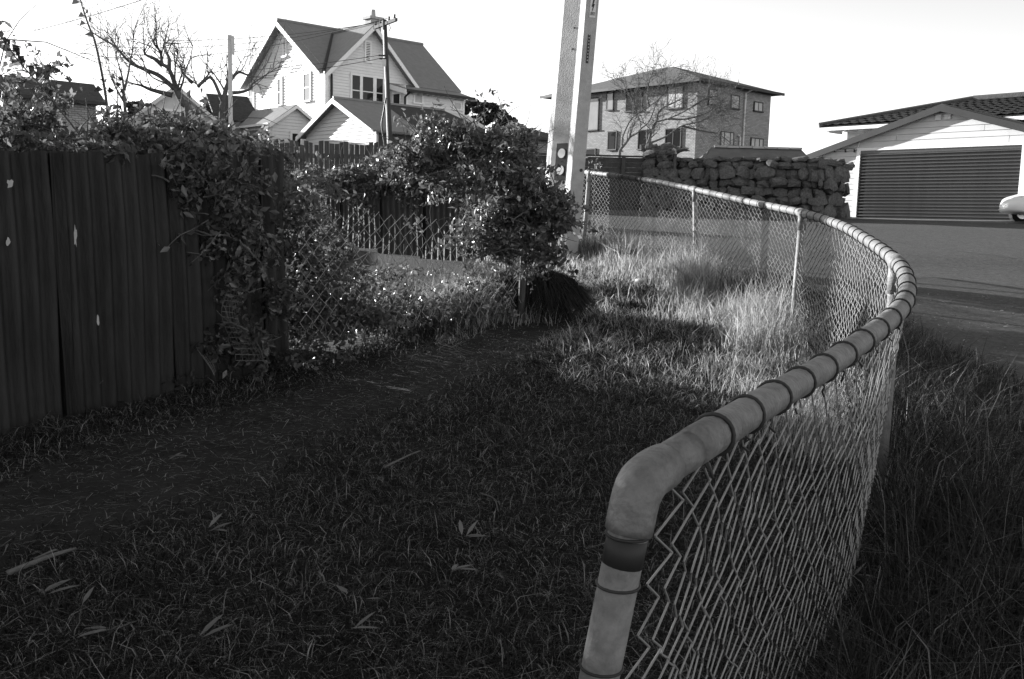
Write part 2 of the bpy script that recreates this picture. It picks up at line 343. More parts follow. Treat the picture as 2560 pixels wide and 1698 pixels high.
o = link('chain_link_mesh', tri_mesh('mesh_near', V1, T1, 'galv_wire', True), fence, kind='stuff')
V1, T1 = zigzag(sf, top_f, bot_f, 5.2, TOT-.05, .0027, 3, .02, tilt=lambda s: max(0, .03*(6.5-s)/1.3))
o = link('chain_link_mesh', tri_mesh('mesh_far', V1, T1, 'galv_wire', True), fence, kind='stuff')
# ================================================================ CONCRETE POWER POLE (H section, recessed faces)
PB = at(1393, 640, 12.9); PB[2] = gz(PB[0], PB[1])
pole = thing('concrete_pole', 'tall leaning concrete power pole with recessed face behind the creeper', 'power pole', PB, rz=0)
lean = np.array([.053, 0, 1.0])
# stepped section: a recessed web on the left, a proud flange on the right; u runs to the right, v towards the camera
ax = np.array([0, -1.0, 0]); bx_ = np.array([1.0, 0, 0])
def pp(u, v, z):
    k = 1-.012*z; return PB+lean*z+bx_*u*k+ax*v*k
H_ = 9.0
sec = [(-.245, -.3), (.255, -.3), (.255, .23), (.085, .27), (.025, .068), (-.19, -.10)]
WA_, WB_ = np.array([-.19, -.10]), np.array([.025, .068]); WN = np.array([-.616, .788])
def web(t, z, o=.001): k = 1-.012*z; q = (WA_+(WB_-WA_)*t)*k+WN*o; return PB+lean*z+bx_*q[0]+ax*q[1]
wn3 = bx_*WN[0]+ax*WN[1]; wd3 = bx_*.788+ax*.616
mb = MB(); n = len(sec); zz = [-.3, 1, 2, 3, 4.5, 6, H_]
for z in zz: mb.v += [tuple(pp(a, b, z)) for a, b in sec]
for i in range(len(zz)-1):
    for j in range(n): c = (j+1) % n; mb.f.append((i*n+j, i*n+c, (i+1)*n+c, (i+1)*n+j))
mb.f.append(tuple(range((len(zz)-1)*n, len(zz)*n)))
shaft = mb.build('shaft', 'concrete', pole)
fb_n = unit(np.array([[.04, -.165, 0]]))[0]; fb_n = np.array([.236, -.972, 0])     # normal of the right face
def onB(a, z, o=.0): k = 1-.012*z; u = .178+a; v = .27-(u-.085)*(.04/.17); return PB+lean*z+bx_*u*k+ax*v*k+fb_n*(o+.002)
def plate(name, a0, a1, z0, z1, m, th=.006, side='A', parent=pole):
    if side == 'A': P = [web(a0, z0), web(a1, z0), web(a1, z1), web(a0, z1)]; d = wn3*th
    else: P = [onB(a, z) for a, z in ((a0, z0), (a1, z0), (a1, z1), (a0, z1))]; d = fb_n*th
    return MB().prism(P, d).build(name, m, parent)
zA = .98
pl = plate('reflector_panel', .3, .95, zA+.02, zA+.50, 'black'); pl['label'] = 'black panel with two white reflector discs on the pole'
for zc in (zA+.15, zA+.37):
    c = web(.64, zc, .0085); pts = [c+wd3*.058*math.cos(a)+np.array([.053, 0, 1])*.062*math.sin(a) for a in np.linspace(0, 2*math.pi, 24, endpoint=False)]
    sub(pl, 'reflector_disc', MB().prism(pts, wn3*.004), 'white_panel')
def zpx(py): return float((at(1440, py, 12.9))[2]-PB[2])
z0, z1 = zpx(53), zpx(2)
hz_ = plate('hazard_sign', -.035, .045, z0, z1, 'sign_white', .005, 'B')
hh = z1-z0; zc = (z0+z1)/2+.02
bolt = [(.0, .10), (.022, .10), (.004, .02), (.02, .02), (-.014, -.10), (-.004, -.015), (-.02, -.015)]
sub(hz_, 'lightning_bolt', MB().prism([onB(a+.004, zc+z, .006) for a, z in bolt], fb_n*.002), 'black')
pm = MB()
for k_ in range(3): pm.prism([onB(-.025, z0+.03+k_*.014, .006), onB(.035, z0+.03+k_*.014, .006), onB(.035, z0+.037+k_*.014, .006), onB(-.025, z0+.037+k_*.014, .006)], fb_n*.002)
sub(hz_, 'sign_print', pm, 'dark_trim')
np_ = plate('number_strip', -.03, .002, zpx(165), zpx(95), 'dark_trim', .005, 'B')
dm = MB()
for k_ in range(9):
    zz_ = zpx(160)+k_*.04; dm.prism([onB(-.022, zz_, .006), onB(-.006, zz_, .006), onB(-.006, zz_+.018, .006), onB(-.022, zz_+.018, .006)], fb_n*.002)
sub(np_, 'number_marks', dm, 'concrete')
hm = [(1415, 71), (1411, 124), (1391, 412), (1388, 425)]
for px, py in hm:
    z = zpx(py); q = web(.75, z); MB().tube([q-wn3*.004, q+wn3*.003], .013, 10).build('bolt_hole', 'black', pole)
for py, a in ((428, .03), (495, -.04), (530, .02)):
    q = onB(a, zpx(py)); MB().tube([q-fb_n*.004, q+fb_n*.004], .022, 10).build('bolt_hole', 'dark_trim', pole)
# ================================================================ BUILDINGS
def Lf(xo): return lambda a, z, o: (xo-o, a, z)       # face looking to local -x
def Rf(yo): return lambda a, z, o: (a, yo-o, z)       # face looking to local -y
def clap(fn, z0, z1, ext, pitch, out=.045):
    mb = MB(); z = z0
    while z < z1-.01:
        zt = min(z+pitch, z1); a0, a1 = ext(z); b0, b1 = ext(zt); 
        if b1-b0 < .02: b0 = b1 = (b0+b1)/2; b1 += .01
        mb.hexa([fn(a0, z, 0), fn(a1, z, 0), fn(a1, z, out), fn(a0, z, out), fn(b0, zt, 0), fn(b1, zt, 0), fn(b1, zt, .004), fn(b0, zt, .004)]); z = zt
    return mb
def fbox(mb, fn, a0, a1, z0, z1, o0, o1):
    return mb.hexa([fn(a0, z0, o0), fn(a1, z0, o0), fn(a1, z0, o1), fn(a0, z0, o1), fn(a0, z1, o0), fn(a1, z1, o0), fn(a1, z1, o1), fn(a0, z1, o1)])
def window(parent, fn, a0, a1, z0, z1, lights=((0, 1),), split=None, tm='trim', gm='glass', fr=.11, out=.085, sill=True, bar=.05, label=None):
    a0, a1 = min(a0, a1), max(a0, a1); mb = MB()
    fbox(mb, fn, a0-fr, a0, z0, z1, .0, out); fbox(mb, fn, a1, a1+fr, z0, z1, .0, out); fbox(mb, fn, a0-fr, a1+fr, z1, z1+fr, .0, out+.004)
    w_ = mb.build('window', tm, parent, label=label)
    if sill: sub(w_, 'sill', fbox(MB(), fn, a0-fr-.04, a1+fr+.04, z0-.08, z0, 0, out+.06), tm)
    n = len(lights)
    for l0, l1 in lights:
        b0 = a0+(a1-a0)*l0; b1 = a0+(a1-a0)*l1
        sub(w_, 'pane', fbox(MB(), fn, b0, b1, z0, z1, .003, .056), gm)
        if split is not None:
            zs = z0+(z1-z0)*split; sub(w_, 'meeting_rail', fbox(MB(), fn, b0, b1, zs-bar/2, zs+bar/2, .0565, out-.008), tm)
    for (l0, l1), (m0, m1) in zip(lights[:-1], lights[1:]):
        sub(w_, 'mullion', fbox(MB(), fn, a0+(a1-a0)*l1, a0+(a1-a0)*m0, z0, z1, .004, out-.01), tm)
    return w_
def slab(p, q, r, s, th=.09):
    p, q, r, s = [np.array(v, float) for v in (p, q, r, s)]; n = np.cross(q-p, s-p); n = n/np.linalg.norm(n); n = n if n[2] > 0 else -n
    return MB().prism([p, q, r, s], -n*th)
# ---- white weatherboard house
WO = at(813, 320, 50); WO[2] = 2.9
wh = thing('white_house', 'large white weatherboard house with steep cross gables behind the paling fence', 'house', WO, rz=RZ, local=True)
EZ = 8.72-WO[2]; AY = 4.25; RA = 11.62-WO[2]; BX = 2.62; RB = 11.25-WO[2]; LW = 8.5; RW = 5.1; OV = .5
fl_, fr_ = Lf(0), Rf(0)
pa = lambda z: (0.0, LW) if z <= EZ else ((z-EZ)/(RA-EZ)*AY, LW-(z-EZ)/(RA-EZ)*(LW-AY))
pb_ = lambda z: (0.0, RW) if z <= EZ else ((z-EZ)/(RB-EZ)*BX, RW-(z-EZ)/(RB-EZ)*(RW-BX))
core = MB().prism([(0.02, 0.02, -2), (0.02, LW, -2), (.02, LW, EZ), (.02, AY, RA-.05), (.02, .02, EZ)], (8.4, 0, 0))
core.prism([(.02, .02, -2), (RW, .02, -2), (RW, .02, EZ), (BX, .02, RB-.05), (.02, .02, EZ)], (0, 6, 0))
core.build('wall', 'weatherboard', wh)
clap(fl_, 0, RA-.15, pa, .15).build('weatherboards', 'weatherboard', wh, kind='stuff')
clap(fr_, 0, RB-.15, pb_, .15).build('weatherboards', 'weatherboard', wh, kind='stuff')
cb = MB(); fbox(cb, fl_, 0, .14, 0, EZ, 0, .05); fbox(cb, fr_, -.05, .14, 0, EZ, 0, .052); cb.build('corner_board', 'trim', wh)
dl = .35
k1 = (RA-EZ)/AY; k2 = (RB-EZ)/BX
yv = (RB-EZ)/k1; k2r = (RB-EZ)/(RW-BX); za_ = lambda y: EZ+k1*y
ro = MB().prism([(-OV, -dl, za_(-dl)), (-.3, -.3, za_(-.3)), (BX, yv, za_(yv)), (RW+dl*k1/k2r, -dl, za_(-dl)), (8.5, -dl, za_(-dl)), (9.1, AY, RA), (-OV, AY, RA)], (0, 0, -.09)).build('roof', 'roof_iron', wh)
ro2 = slab((-OV, LW+dl, EZ-dl*k1), (9.1, LW+dl, EZ-dl*k1), (9.1, AY, RA), (-OV, AY, RA)).build('roof', 'roof_iron', wh)
slab((-dl, -OV, EZ-dl*k2+.02), (BX, -OV, RB+.02), (BX, yv, RB+.02), (-dl, -.48, EZ-dl*k2+.02)).build('roof', 'roof_iron', wh)
slab((RW+dl, -OV, EZ-dl*k2r+.02), (RW+dl, -.48, EZ-dl*k2r+.02), (BX, yv, RB+.02), (BX, -OV, RB+.02)).build('roof', 'roof_iron', wh)
MB().tube([(-OV, AY, RA+.03), (9.1, AY, RA+.03)], .09, 8).build('ridge_cap', 'roof_iron', wh)
MB().tube([(BX, -OV, RB+.05), (BX, yv, RB+.05)], .08, 8).build('ridge_cap', 'roof_iron', wh)
MB().bar((-.28, -.3, EZ-.14), (BX, yv, RB+.06), .12, .05).build('valley_gutter', 'dark_trim', wh)
def barge(fn, a0, z0, a1, z1, o, w_=.26):
    mb = MB(); return mb.hexa([fn(a0, z0-w_, o), fn(a1, z1-w_, o), fn(a1, z1-w_, o+.05), fn(a0, z0-w_, o+.05), fn(a0, z0, o), fn(a1, z1, o), fn(a1, z1, o+.05), fn(a0, z0, o+.05)])
barge(fl_, -dl, EZ-dl*k1-.02, AY, RA-.02, OV+.01).build('barge_board', 'trim', wh); barge(fl_, AY, RA-.02, LW+dl, EZ-dl*k1-.02, OV+.01).build('barge_board', 'trim', wh)
barge(fr_, -dl, EZ-dl*k2-.02, BX, RB-.02, OV+.01).build('barge_board', 'trim', wh); barge(fr_, BX, RB-.02, RW+dl, EZ-dl*k2-.02, OV+.01).build('barge_board', 'trim', wh)
for px0, py0, px1, py1 in ((760, 186, 775, 252), (695, 200, 704, 260), (622, 212, 634, 272)):
    y0 = loc(WO, 'L', px0, py0, -.05); y1 = loc(WO, 'L', px1, py1, -.05)
    window(wh, fl_, y0[1], y1[1], 7.28-WO[2], 8.62-WO[2], split=.5, gm='glass_pale', bar=.06)
a0 = loc(WO, 'R', 879, 187)[0]; a1 = loc(WO, 'R', 955, 255)[0]
window(wh, fr_, a0, a1, 7.30-WO[2], 8.6-WO[2], lights=((0, .25), (.34, .68), (.79, 1)), split=.42, bar=.05, label='triple sash window of the white house')
def vent(fn, a, z0, z1, w_):
    v = window(wh, fn, a-w_/2, a+w_/2, z0, z1, gm='dark_trim', fr=.1); v.name = 'gable_vent'
    n = 11
    for i in range(n): z = z0+(z1-z0)*(i+.2)/n; sub(v, 'louvre', fbox(MB(), fn, a-w_/2, a+w_/2, z, z+(z1-z0)/n*.5, .057, .075), 'trim')
vent(fl_, AY-.1, 9.8-WO[2], 10.65-WO[2], .22); vent(fr_, 2.5, 9.4-WO[2], 10.35-WO[2], .24)
MB().tube([(.0, -.3, EZ-.12), (.25, -.2, EZ-.25), (.32, -.09, EZ-.4), (.32, -.09, 0)], .06, 8).build('downpipe', 'dark_trim', wh)
# chimney
cx_, cy_ = loc(WO, 'R', 933, 60, 3.0)[0], 3.0
zch = loc(WO, 'R', 931, 50, 3.0)[2]
ch = MB().box((cx_-.35, cy_-.3, RB-.6), (cx_+.35, cy_+.3, zch)).build('chimney', 'concrete', wh)
sub(ch, 'chimney_cap', MB().box((cx_-.46, cy_-.4, zch), (cx_+.46, cy_+.4, zch+.14)), 'concrete'); sub(ch, 'chimney_pot', MB().tube([(cx_, cy_, zch+.14), (cx_, cy_, zch+.55)], [.14, .11], 10), 'concrete')
# lean-to wing on the right
wy = -1.3; wx0, wx1 = 4.05, 7.95; wz = 7.98-WO[2]
wing = MB().prism([(wx0+.02, wy+.02, -2), (wx1, wy+.02, -2), (wx1, wy+.02, wz), (wx0+.02, wy+.02, wz)], (0, 3.0, 0)).build('wing_wall', 'weatherboard', wh)
clap(Rf(wy), 0, wz, lambda z: (wx0, wx1), .15).build('weatherboards', 'weatherboard', wh, kind='stuff')
clap(Lf(wx0), 0, wz+.35, lambda z: (wy, -.0), .15).build('weatherboards', 'weatherboard', wh, kind='stuff')
fbox(MB(), Rf(wy), wx0-.03, wx0+.12, 0, wz, 0, .05).build('corner_board', 'trim', wh); fbox(MB(), Rf(wy), wx1-.12, wx1+.02, 0, wz, 0, .05).build('corner_board', 'trim', wh)
slab((wx0-.35, wy-.55, wz-.02), (wx0-.35, .9, wz+.75), (wx1+.65, .9, wz+.75), (wx1+.3, wy-.55, wz-.02)).build('wing_roof', 'roof_iron', wh)
MB().bar((wx0-.35, wy-.6, wz-.06), (wx1+.3, wy-.6, wz-.06), .1, .13).build('gutter', 'dark_trim', wh)
MB().hexa([(wx0-.40, wy-.6, wz-.28), (wx0-.36, wy-.6, wz-.28), (wx0-.36, .6, wz+.35), (wx0-.40, .6, wz+.35), (wx0-.40, wy-.6, wz-.03), (wx0-.36, wy-.6, wz-.03), (wx0-.36, .6, wz+.62), (wx0-.40, .6, wz+.62)]).build('barge_board', 'trim', wh)
for i in range(12): x = wx0+.3+i*.37; MB().box((x, wy-.5, wz-.16), (x+.07, wy, wz-.08)).build('rafter_tail', 'white_soffit', wh)
MB().tube([(wx0-.1, wy-.5, wz-.15), (wx0-.12, wy-.12, wz-.35), (wx0-.1, wy-.1, 0)], .06, 8).build('downpipe', 'dark_trim', wh)
for (px0, py0, px1, py1) in ((1036, 237, 1053, 258), (1134, 257, 1149, 274)):
    q0 = loc(WO, 'R', px0, py0, wy); q1 = loc(WO, 'R', px1, py1, wy); window(wh, Rf(wy), q0[0], q1[0], q1[2], q0[2], gm='curtain' if px0 < 1100 else 'glass_pale')
window(wh, Lf(wx0), -.85, -.25, 7.15-WO[2], 7.85-WO[2])
# small wing at the far left end of the house
MB().box((2.0, LW, -2), (8, LW+2.2, EZ-.1)).build('back_wing_wall', 'weatherboard', wh)
slab((1.5, LW-.2, EZ+1.9), (1.5, LW+2.6, EZ-.25), (8, LW+2.6, EZ-.25), (8, LW-.2, EZ+1.9)).build('back_wing_roof', 'roof_iron', wh)
# ---- gabled garage of the white house
SO = at(942, 330, 40); SO[2] = 2.5
sh = thing('gabled_shed', 'white gabled shed with mossy dark roof below the triple window', 'shed', SO, rz=RZ, local=True)
ez = 4.98-SO[2]; rz_ = 6.33-SO[2]; sw = 5.75
sf_ = Lf(0); pe = lambda z: (0.0, sw) if z <= ez else ((z-ez)/(rz_-ez)*sw/2, sw-(z-ez)/(rz_-ez)*sw/2)
MB().prism([(.02, .02, -1.5), (.02, sw, -1.5), (.02, sw, ez), (.02, sw/2, rz_-.05), (.02, .02, ez)], (7, 0, 0)).build('wall', 'shed_board', sh)
clap(sf_, 0, rz_-.1, pe, .16).build('weatherboards', 'shed_board', sh, kind='stuff')
kk = (rz_-ez)/(sw/2)
for sgn, n_ in ((0, 'roof'), (1, 'roof')):
    y0 = -.3 if sgn == 0 else sw+.3
    P4 = [(-.35, y0, ez-.3*kk+.03), (2.2, y0, ez-.3*kk+.03), (2.2, sw/2, rz_+.03), (-.35, sw/2, rz_+.03)]
    slab(*P4).build('roof', 'roof_iron', sh)
    P4 = [(2.2, y0, ez-.3*kk+.035), (7.2, y0, ez-.3*kk+.035), (5.6, sw/2, rz_+.035), (2.2, sw/2, rz_+.035)]
    slab(*P4).build('roof', 'roof_dark', sh, label='dark mossy half of the shed roof')
barge(sf_, -.3, ez-.3*kk, sw/2, rz_, .36, .2).build('barge_board', 'trim', sh); barge(sf_, sw/2, rz_, sw+.3, ez-.3*kk, .36, .2).build('barge_board', 'trim', sh)
MB().tube([(-.35, sw/2, rz_+.05), (5.6, sw/2, rz_+.05)], .06, 6).build('ridge_cap', 'roof_iron', sh)
fbox(MB(), sf_, -.02, .12, 0, ez-.1, 0, .05).build('corner_board', 'trim', sh)
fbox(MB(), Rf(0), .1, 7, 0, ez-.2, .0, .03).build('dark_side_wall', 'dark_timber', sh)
lm = MB()
for i in range(30):
    lm.bar((.6+i*.22, -.05, .9), (.6+i*.22+1.2, -.05, 2.1), .02, .015); lm.bar((.6+i*.22+1.2, -.065, .9), (.6+i*.22, -.065, 2.1), .02, .015)
lm.build('lattice', 'old_timber', sh, kind='stuff')
# ---- low outbuilding left of it
UO = at(680, 330, 46); UO[2] = 3.0
ub = thing('white_outbuilding', 'low white outbuilding with lit roof edge left of the gabled shed', 'shed', UO, rz=RZ, local=True)
ez = 5.72-UO[2]; rz_ = 6.52-UO[2]; sw = 2.35
pf = lambda z: (0.0, sw) if z <= ez else ((z-ez)/(rz_-ez)*sw*.48, sw-(z-ez)/(rz_-ez)*sw*.52)
MB().prism([(.02, .02, -1.5), (sw, .02, -1.5), (sw, .02, ez), (sw*.48, .02, rz_-.05), (.02, .02, ez)], (0, 6, 0)).build('wall', 'weatherboard', ub)
clap(Rf(0), 0, rz_-.08, pf, .15).build('weatherboards', 'weatherboard', ub, kind='stuff'); clap(Lf(0), 0, ez-.05, lambda z: (0, 6.0), .15).build('weatherboards', 'weatherboard', ub, kind='stuff')
slab((-.3, -.3, ez-.18), (-.3, 6.2, ez-.18), (sw*.48, 6.2, rz_+.03), (sw*.48, -.3, rz_+.03)).build('roof', 'roof_iron', ub)
slab((sw+.3, -.3, ez-.18), (sw*.48, -.3, rz_+.03), (sw*.48, 6.2, rz_+.03), (sw+.3, 6.2, ez-.18)).build('roof', 'roof_iron', ub)
barge(Rf(0), -.3, ez-.2, sw*.48, rz_, .31, .16).build('barge_board', 'trim', ub); barge(Rf(0), sw*.48, rz_, sw+.3, ez-.2, .31, .16).build('barge_board', 'trim', ub)
MB().bar((-.34, -.3, ez-.2), (-.34, 6.2, ez-.2), .09, .1).build('gutter', 'trim', ub)
fbox(MB(), Lf(0), 0, .13, 0, ez-.1, 0, .05).build('corner_board', 'trim', ub)
q = loc(UO, 'R', 742, 335, 0); window(ub, Rf(0), 1.02, 1.45, 4.6-UO[2], 5.2-UO[2]); window(ub, Lf(0), 1.2, 2.2, 4.5-UO[2], 5.35-UO[2], gm='glass_pale')
# ---- brick house
BO = at(1737, 380, 58); BO[2] = 4.3
bh = thing('brick_house', 'two storey brick house with low hip roof behind the stone wall', 'house', BO, rz=RZ, local=True)
m = mat('brick', .30, .85, .2, 5); t = m.node_tree
bt = t.nodes.new('ShaderNodeTexBrick'); tcb = t.nodes.new('ShaderNodeTexCoord'); sx = t.nodes.new('ShaderNodeSeparateXYZ'); ad = t.nodes.new('ShaderNodeMath'); cbn = t.nodes.new('ShaderNodeCombineXYZ')
t.links.new(tcb.outputs['Object'], sx.inputs[0]); t.links.new(sx.outputs[0], ad.inputs[0]); t.links.new(sx.outputs[1], ad.inputs[1]); t.links.new(ad.outputs[0], cbn.inputs[0]); t.links.new(sx.outputs[2], cbn.inputs[1])
t.links.new(cbn.outputs[0], bt.inputs['Vector']); bt.inputs['Scale'].default_value = 1.0; bt.inputs['Brick Width'].default_value = .24; bt.inputs['Row Height'].default_value = .086; bt.inputs['Mortar Size'].default_value = .011
bt.inputs['Color1'].default_value = (.36, .36, .36, 1); bt.inputs['Color2'].default_value = (.25, .25, .25, 1); bt.inputs['Mortar'].default_value = (.14, .14, .14, 1)
t.links.new(bt.outputs[0], t.nodes['Principled BSDF'].inputs['Base Color'])
bpn = t.nodes.new('ShaderNodeBump'); bpn.inputs['Distance'].default_value = .01; bpn.inputs['Strength'].default_value = .6; bpn.invert = True; t.links.new(bt.outputs['Fac'], bpn.inputs['Height']); t.links.new(bpn.outputs[0], t.nodes['Principled BSDF'].inputs['Normal'])
BL, BR_, BE = 12.5, 7.45, 9.72-BO[2]
MB().box((0, 0, -2), (BR_, BL, BE)).build('wall', 'brick', bh)
ovh = .55; rr = 11.9-BO[2]; c0 = (-ovh, -ovh, BE+.1); c1 = (BR_+ovh, -ovh, BE+.1); c2_ = (BR_+ovh, BL+ovh, BE+.1); c3 = (-ovh, BL+ovh, BE+.1)
ra, rb = (3.7, 4.95, 11.52-BO[2]), (3.7, 6.3, 11.52-BO[2])
MB().poly([c0, c1, ra]).poly([c1, c2_, rb, ra]).poly([c2_, c3, rb]).poly([c3, c0, ra, rb]).build('roof', 'roof_slate', bh)
MB().box((-ovh+.02, -ovh+.02, BE-.02), (BR_+ovh-.02, BL+ovh-.02, BE+.08)).build('soffit', 'dark_timber', bh)
gm_ = MB().bar((-ovh-.05, -ovh-.05, BE+.03), (-ovh-.05, BL+ovh, BE+.03), .1, .16).bar((-ovh, -ovh-.05, BE+.031), (BR_+ovh, -ovh-.05, BE+.031), .1, .16); gm_.build('gutter', 'dark_trim', bh)
def bw_(pl, px0, py0, px1, py1, **kw):
    q0 = loc(BO, pl, px0, py0, -.02); q1 = loc(BO, pl, px1, py1, -.02); i = 1 if pl == 'L' else 0
    return window(bh, Lf(0) if pl == 'L' else Rf(0), q0[i], q1[i], min(q0[2], q1[2]), max(q0[2], q1[2]), tm='dark_trim', fr=.06, out=.08, **kw)
bw_('L', 1466, 249, 1494, 323, gm='glass_pale'); bw_('L', 1519, 234, 1532, 273, gm='glass_pale'); bw_('L', 1568, 231, 1604, 275, gm='glass'); bw_('L', 1671, 220, 1706, 268, lights=((0, .48), (.52, 1)), gm='curtain')
bw_('L', 1522, 331, 1540, 373); bw_('L', 1598, 327, 1616, 372); bw_('L', 1666, 324, 1701, 366, lights=((0, .48), (.52, 1))); bw_('L', 1459, 375, 1488, 388, sill=False)
bw_('R', 1829, 239, 1845, 272, gm='curtain'); bw_('R', 1886, 256, 1904, 279, lights=((0, .47), (.53, 1)), gm='curtain'); bw_('R', 1773, 224, 1789, 262, gm='curtain')
bw_('R', 1803, 330, 1830, 378, lights=((0, .22), (.28, .72), (.78, 1)), gm='curtain', sill=False); bw_('R', 1878, 346, 1905, 368, lights=((0, .27), (.33, .67), (.73, 1)), gm='curtain', sill=False)
x = loc(BO, 'R', 1861, 240)[0]; MB().tube([(x, -ovh, BE-.02), (x, -.1, BE-.2), (x, -.1, 1.2)], .055, 8).build('downpipe', 'pale_plastic', bh)
x2 = loc(BO, 'R', 1847, 340)[0]; MB().tube([(x2-.2, -.1, 6.95-BO[2]), (x2, -.1, 6.85-BO[2]), (x2+.03, -.1, 6.6-BO[2]), (x2+.03, -.1, 1.0)], .06, 8).build('vent_pipe', 'pale_plastic', bh)
x3 = loc(BO, 'R', 1850, 365)[0]; MB().box((x3, -.35, 5.7-BO[2]), (x3+.45, -.02, 6.3-BO[2])).build('meter_box', 'pale_plastic', bh); MB().box((x3+1.0, -.3, 5.7-BO[2]), (x3+1.45, -.02, 6.2-BO[2])).build('meter_box', 'pale_plastic', bh)
x4 = loc(BO, 'R', 1836, 215)[0]; MB().tube([(x4, -.3, BE+.1), (x4, -.3, BE+.95)], .025, 5).build('roof_flue', 'pale_plastic', bh)
# ---- garage with roller door
GO = at(2085, 541, 31.2); GO[2] = 1.76; yc = .72; gw = 8.05
ga = thing('garage', 'pale weatherboard garage with wide dark roller door across the road', 'garage', GO, rz=RZ, local=True)
gf = Lf(0); dz = 3.82-GO[2]; gap = 5.05-GO[2]; ym = -3.32; ez = 3.82-GO[2]; dy0, dy1 = -5.6, -.79
def gext(z):
    if z <= ez: return (ym-4.05, yc)
    k = (z-ez)/(gap-ez); return (ym-4.05*(1-k), yc-(yc-ym)*k)
MB().prism([(.03, yc-.02, -.3), (.03, yc-.02, ez), (.03, ym, gap-.04), (.03, ym-4.0, ez), (.03, ym-4.0, -.3)], (7, 0, 0)).build('wall', 'garage_board', ga)
def board(a0, a1, z0, z1, b0=None, b1=None):
    b0 = a0 if b0 is None else b0; b1 = a1 if b1 is None else b1
    MB().hexa([gf(a0, z0+.008, 0), gf(a1, z0+.008, 0), gf(a1, z0+.008, .028), gf(a0, z0+.008, .028), gf(b0, z1, 0), gf(b1, z1, 0), gf(b1, z1, .012), gf(b0, z1, .012)]).build('board', 'garage_board', ga)
z = 0.0; pit = .172
while z < dz-.05: board(dy1+.12, yc, z, min(z+pit, dz)); z += pit
z = dz+.09; i = 0
while z < gap-.12:
    zt = min(z+pit, gap-.06); a0, a1 = gext(z); b0, b1 = gext(zt); c = ym+(-1.9, 1.4, -1.2, 2.1, .2, -.4, .5, .1)[i % 8]
    if b1-b0 > 1.2 and a0 < c < a1:
        board(a0, c-.006, z, zt, b0, min(c-.006, b1)); board(c+.006, a1, z, zt, max(c+.006, b0), b1)
    else: board(a0, a1, z, zt, b0, b1)
    z += pit; i += 1
fbox(MB(), gf, dy0-.2, dy1+.12, dz, dz+.09, 0, .05).build('door_head', 'trim', ga)
fbox(MB(), gf, dy1, dy1+.12, 0, dz, 0, .06).build('door_jamb', 'trim', ga); fbox(MB(), gf, dy0-.14, dy0, 0, dz, 0, .06).build('door_jamb', 'trim', ga)
door = fbox(MB(), gf, dy0, dy1, -.02, dz, -.02, .002).build('door', 'garage_door', ga)
ns = 21; hs = dz/ns; sm_ = MB()
for (za, oa), (zb, ob) in (((0, .003), (.25, .012)), ((.25, .012), (.5, .04)), ((.5, .04), (.78, .036)), ((.78, .036), (1, .003))):
    sm_.poly([gf(dy0, za*hs, oa), gf(dy1, za*hs, oa), gf(dy1, zb*hs, ob), gf(dy0, zb*hs, ob)])
slm = sm_.mesh('slat', 'garage_door')
for i in range(ns-1):
    o = bpy.data.objects.new('slat', slm); COL.objects.link(o); o.parent = door; o.location = (0, 0, i*hs)
ge0 = .35
for s1, y1_ in ((1, yc+ge0), (-1, ym-4.4)):
    zz1 = ez-.1; slab((-.2, y1_, zz1), (7.3, y1_, zz1), (7.3, ym, gap+.02), (-.2, ym, gap+.02), .08).build('roof', 'roof_tile', ga)
    barge(gf, min(y1_, ym), zz1 if s1 < 0 else gap, max(y1_, ym), gap if s1 < 0 else zz1, .21, .2).build('barge_board', 'dark_trim', ga)
pc = [loc(GO, 'L', *q, -.06) for q in ((2053, 395), (2055, 383), (2062, 377), (2100, 376), (2136, 375), (2145, 370), (2148, 358), (2149, 350))]
cp = MB().tube(pc, .022, 8).build('conduit', 'pale_plastic', ga, True)
for px in (2064, 2087, 2114, 2136): q = loc(GO, 'L', px, 377, -.07); sub(cp, 'clip', MB().box((q[0]-.02, q[1]-.02, q[2]-.05), (q[0]+.02, q[1]+.02, q[2]+.05)), 'dark_trim')
for px, py in ((2344, 294), (2368, 291)):
    q = loc(GO, 'L', px, py, -.03); MB().box((q[0]-.05, q[1]-.12, q[2]-.08), (q[0], q[1]+.05, q[2]+.08)).build('wall_fitting', 'pale_plastic', ga)
dr = MB().prism([(-.02, dy0-.6, -.02), (-.02, yc-.2, -.02), (-2.2, yc-.2, -.10), (-2.2, dy0-.6, -.10)], (0, 0, -.3)); ap = dr.build('driveway', 'footpath'); ap.location = GO; ap.rotation_euler = (0, 0, RZ); ap['kind'] = 'structure'
# ---- house with tiled roof behind the garage
TO = at(2047, 330, 36); TO[2] = 1.9
th_ = thing('tiled_house', 'low house with dark tiled roof rising behind the garage', 'house', TO, rz=RZ, local=True)
def tl(px, py, off, pl='L'): q = loc(TO, pl, px, py, off); return q
e_ = tl(2047, 318, 0); ap_ = tl(2432, 254, 3.4); er = tl(2560, 262, 3.4)
zE = e_[2]; yE = e_[1]; yA = ap_[1]; zA_ = ap_[2]
MB().prism([(.8, yE-.7, -1), (.8, yE-14, -1), (.8, yE-14, zE-.1), (.8, yE-.7, zE-.1)], (8, 0, 0)).build('wall', 'weatherboard', th_)
tile = MB()
A0 = np.array((0, yE, zE)); A1 = np.array((0, yE-16, zE)); R0_ = np.array((3.4, yA, zA_)); R1 = np.array((3.4, yE-16, zA_))
MB().poly([A0, A1, R1, R0_]).poly([A0, R0_, (8, yE, zE)]).poly([(8, yE, zE), R0_, R1, (8, yE-16, zE)]).build('roof', 'roof_tile', th_)
n_ = 9
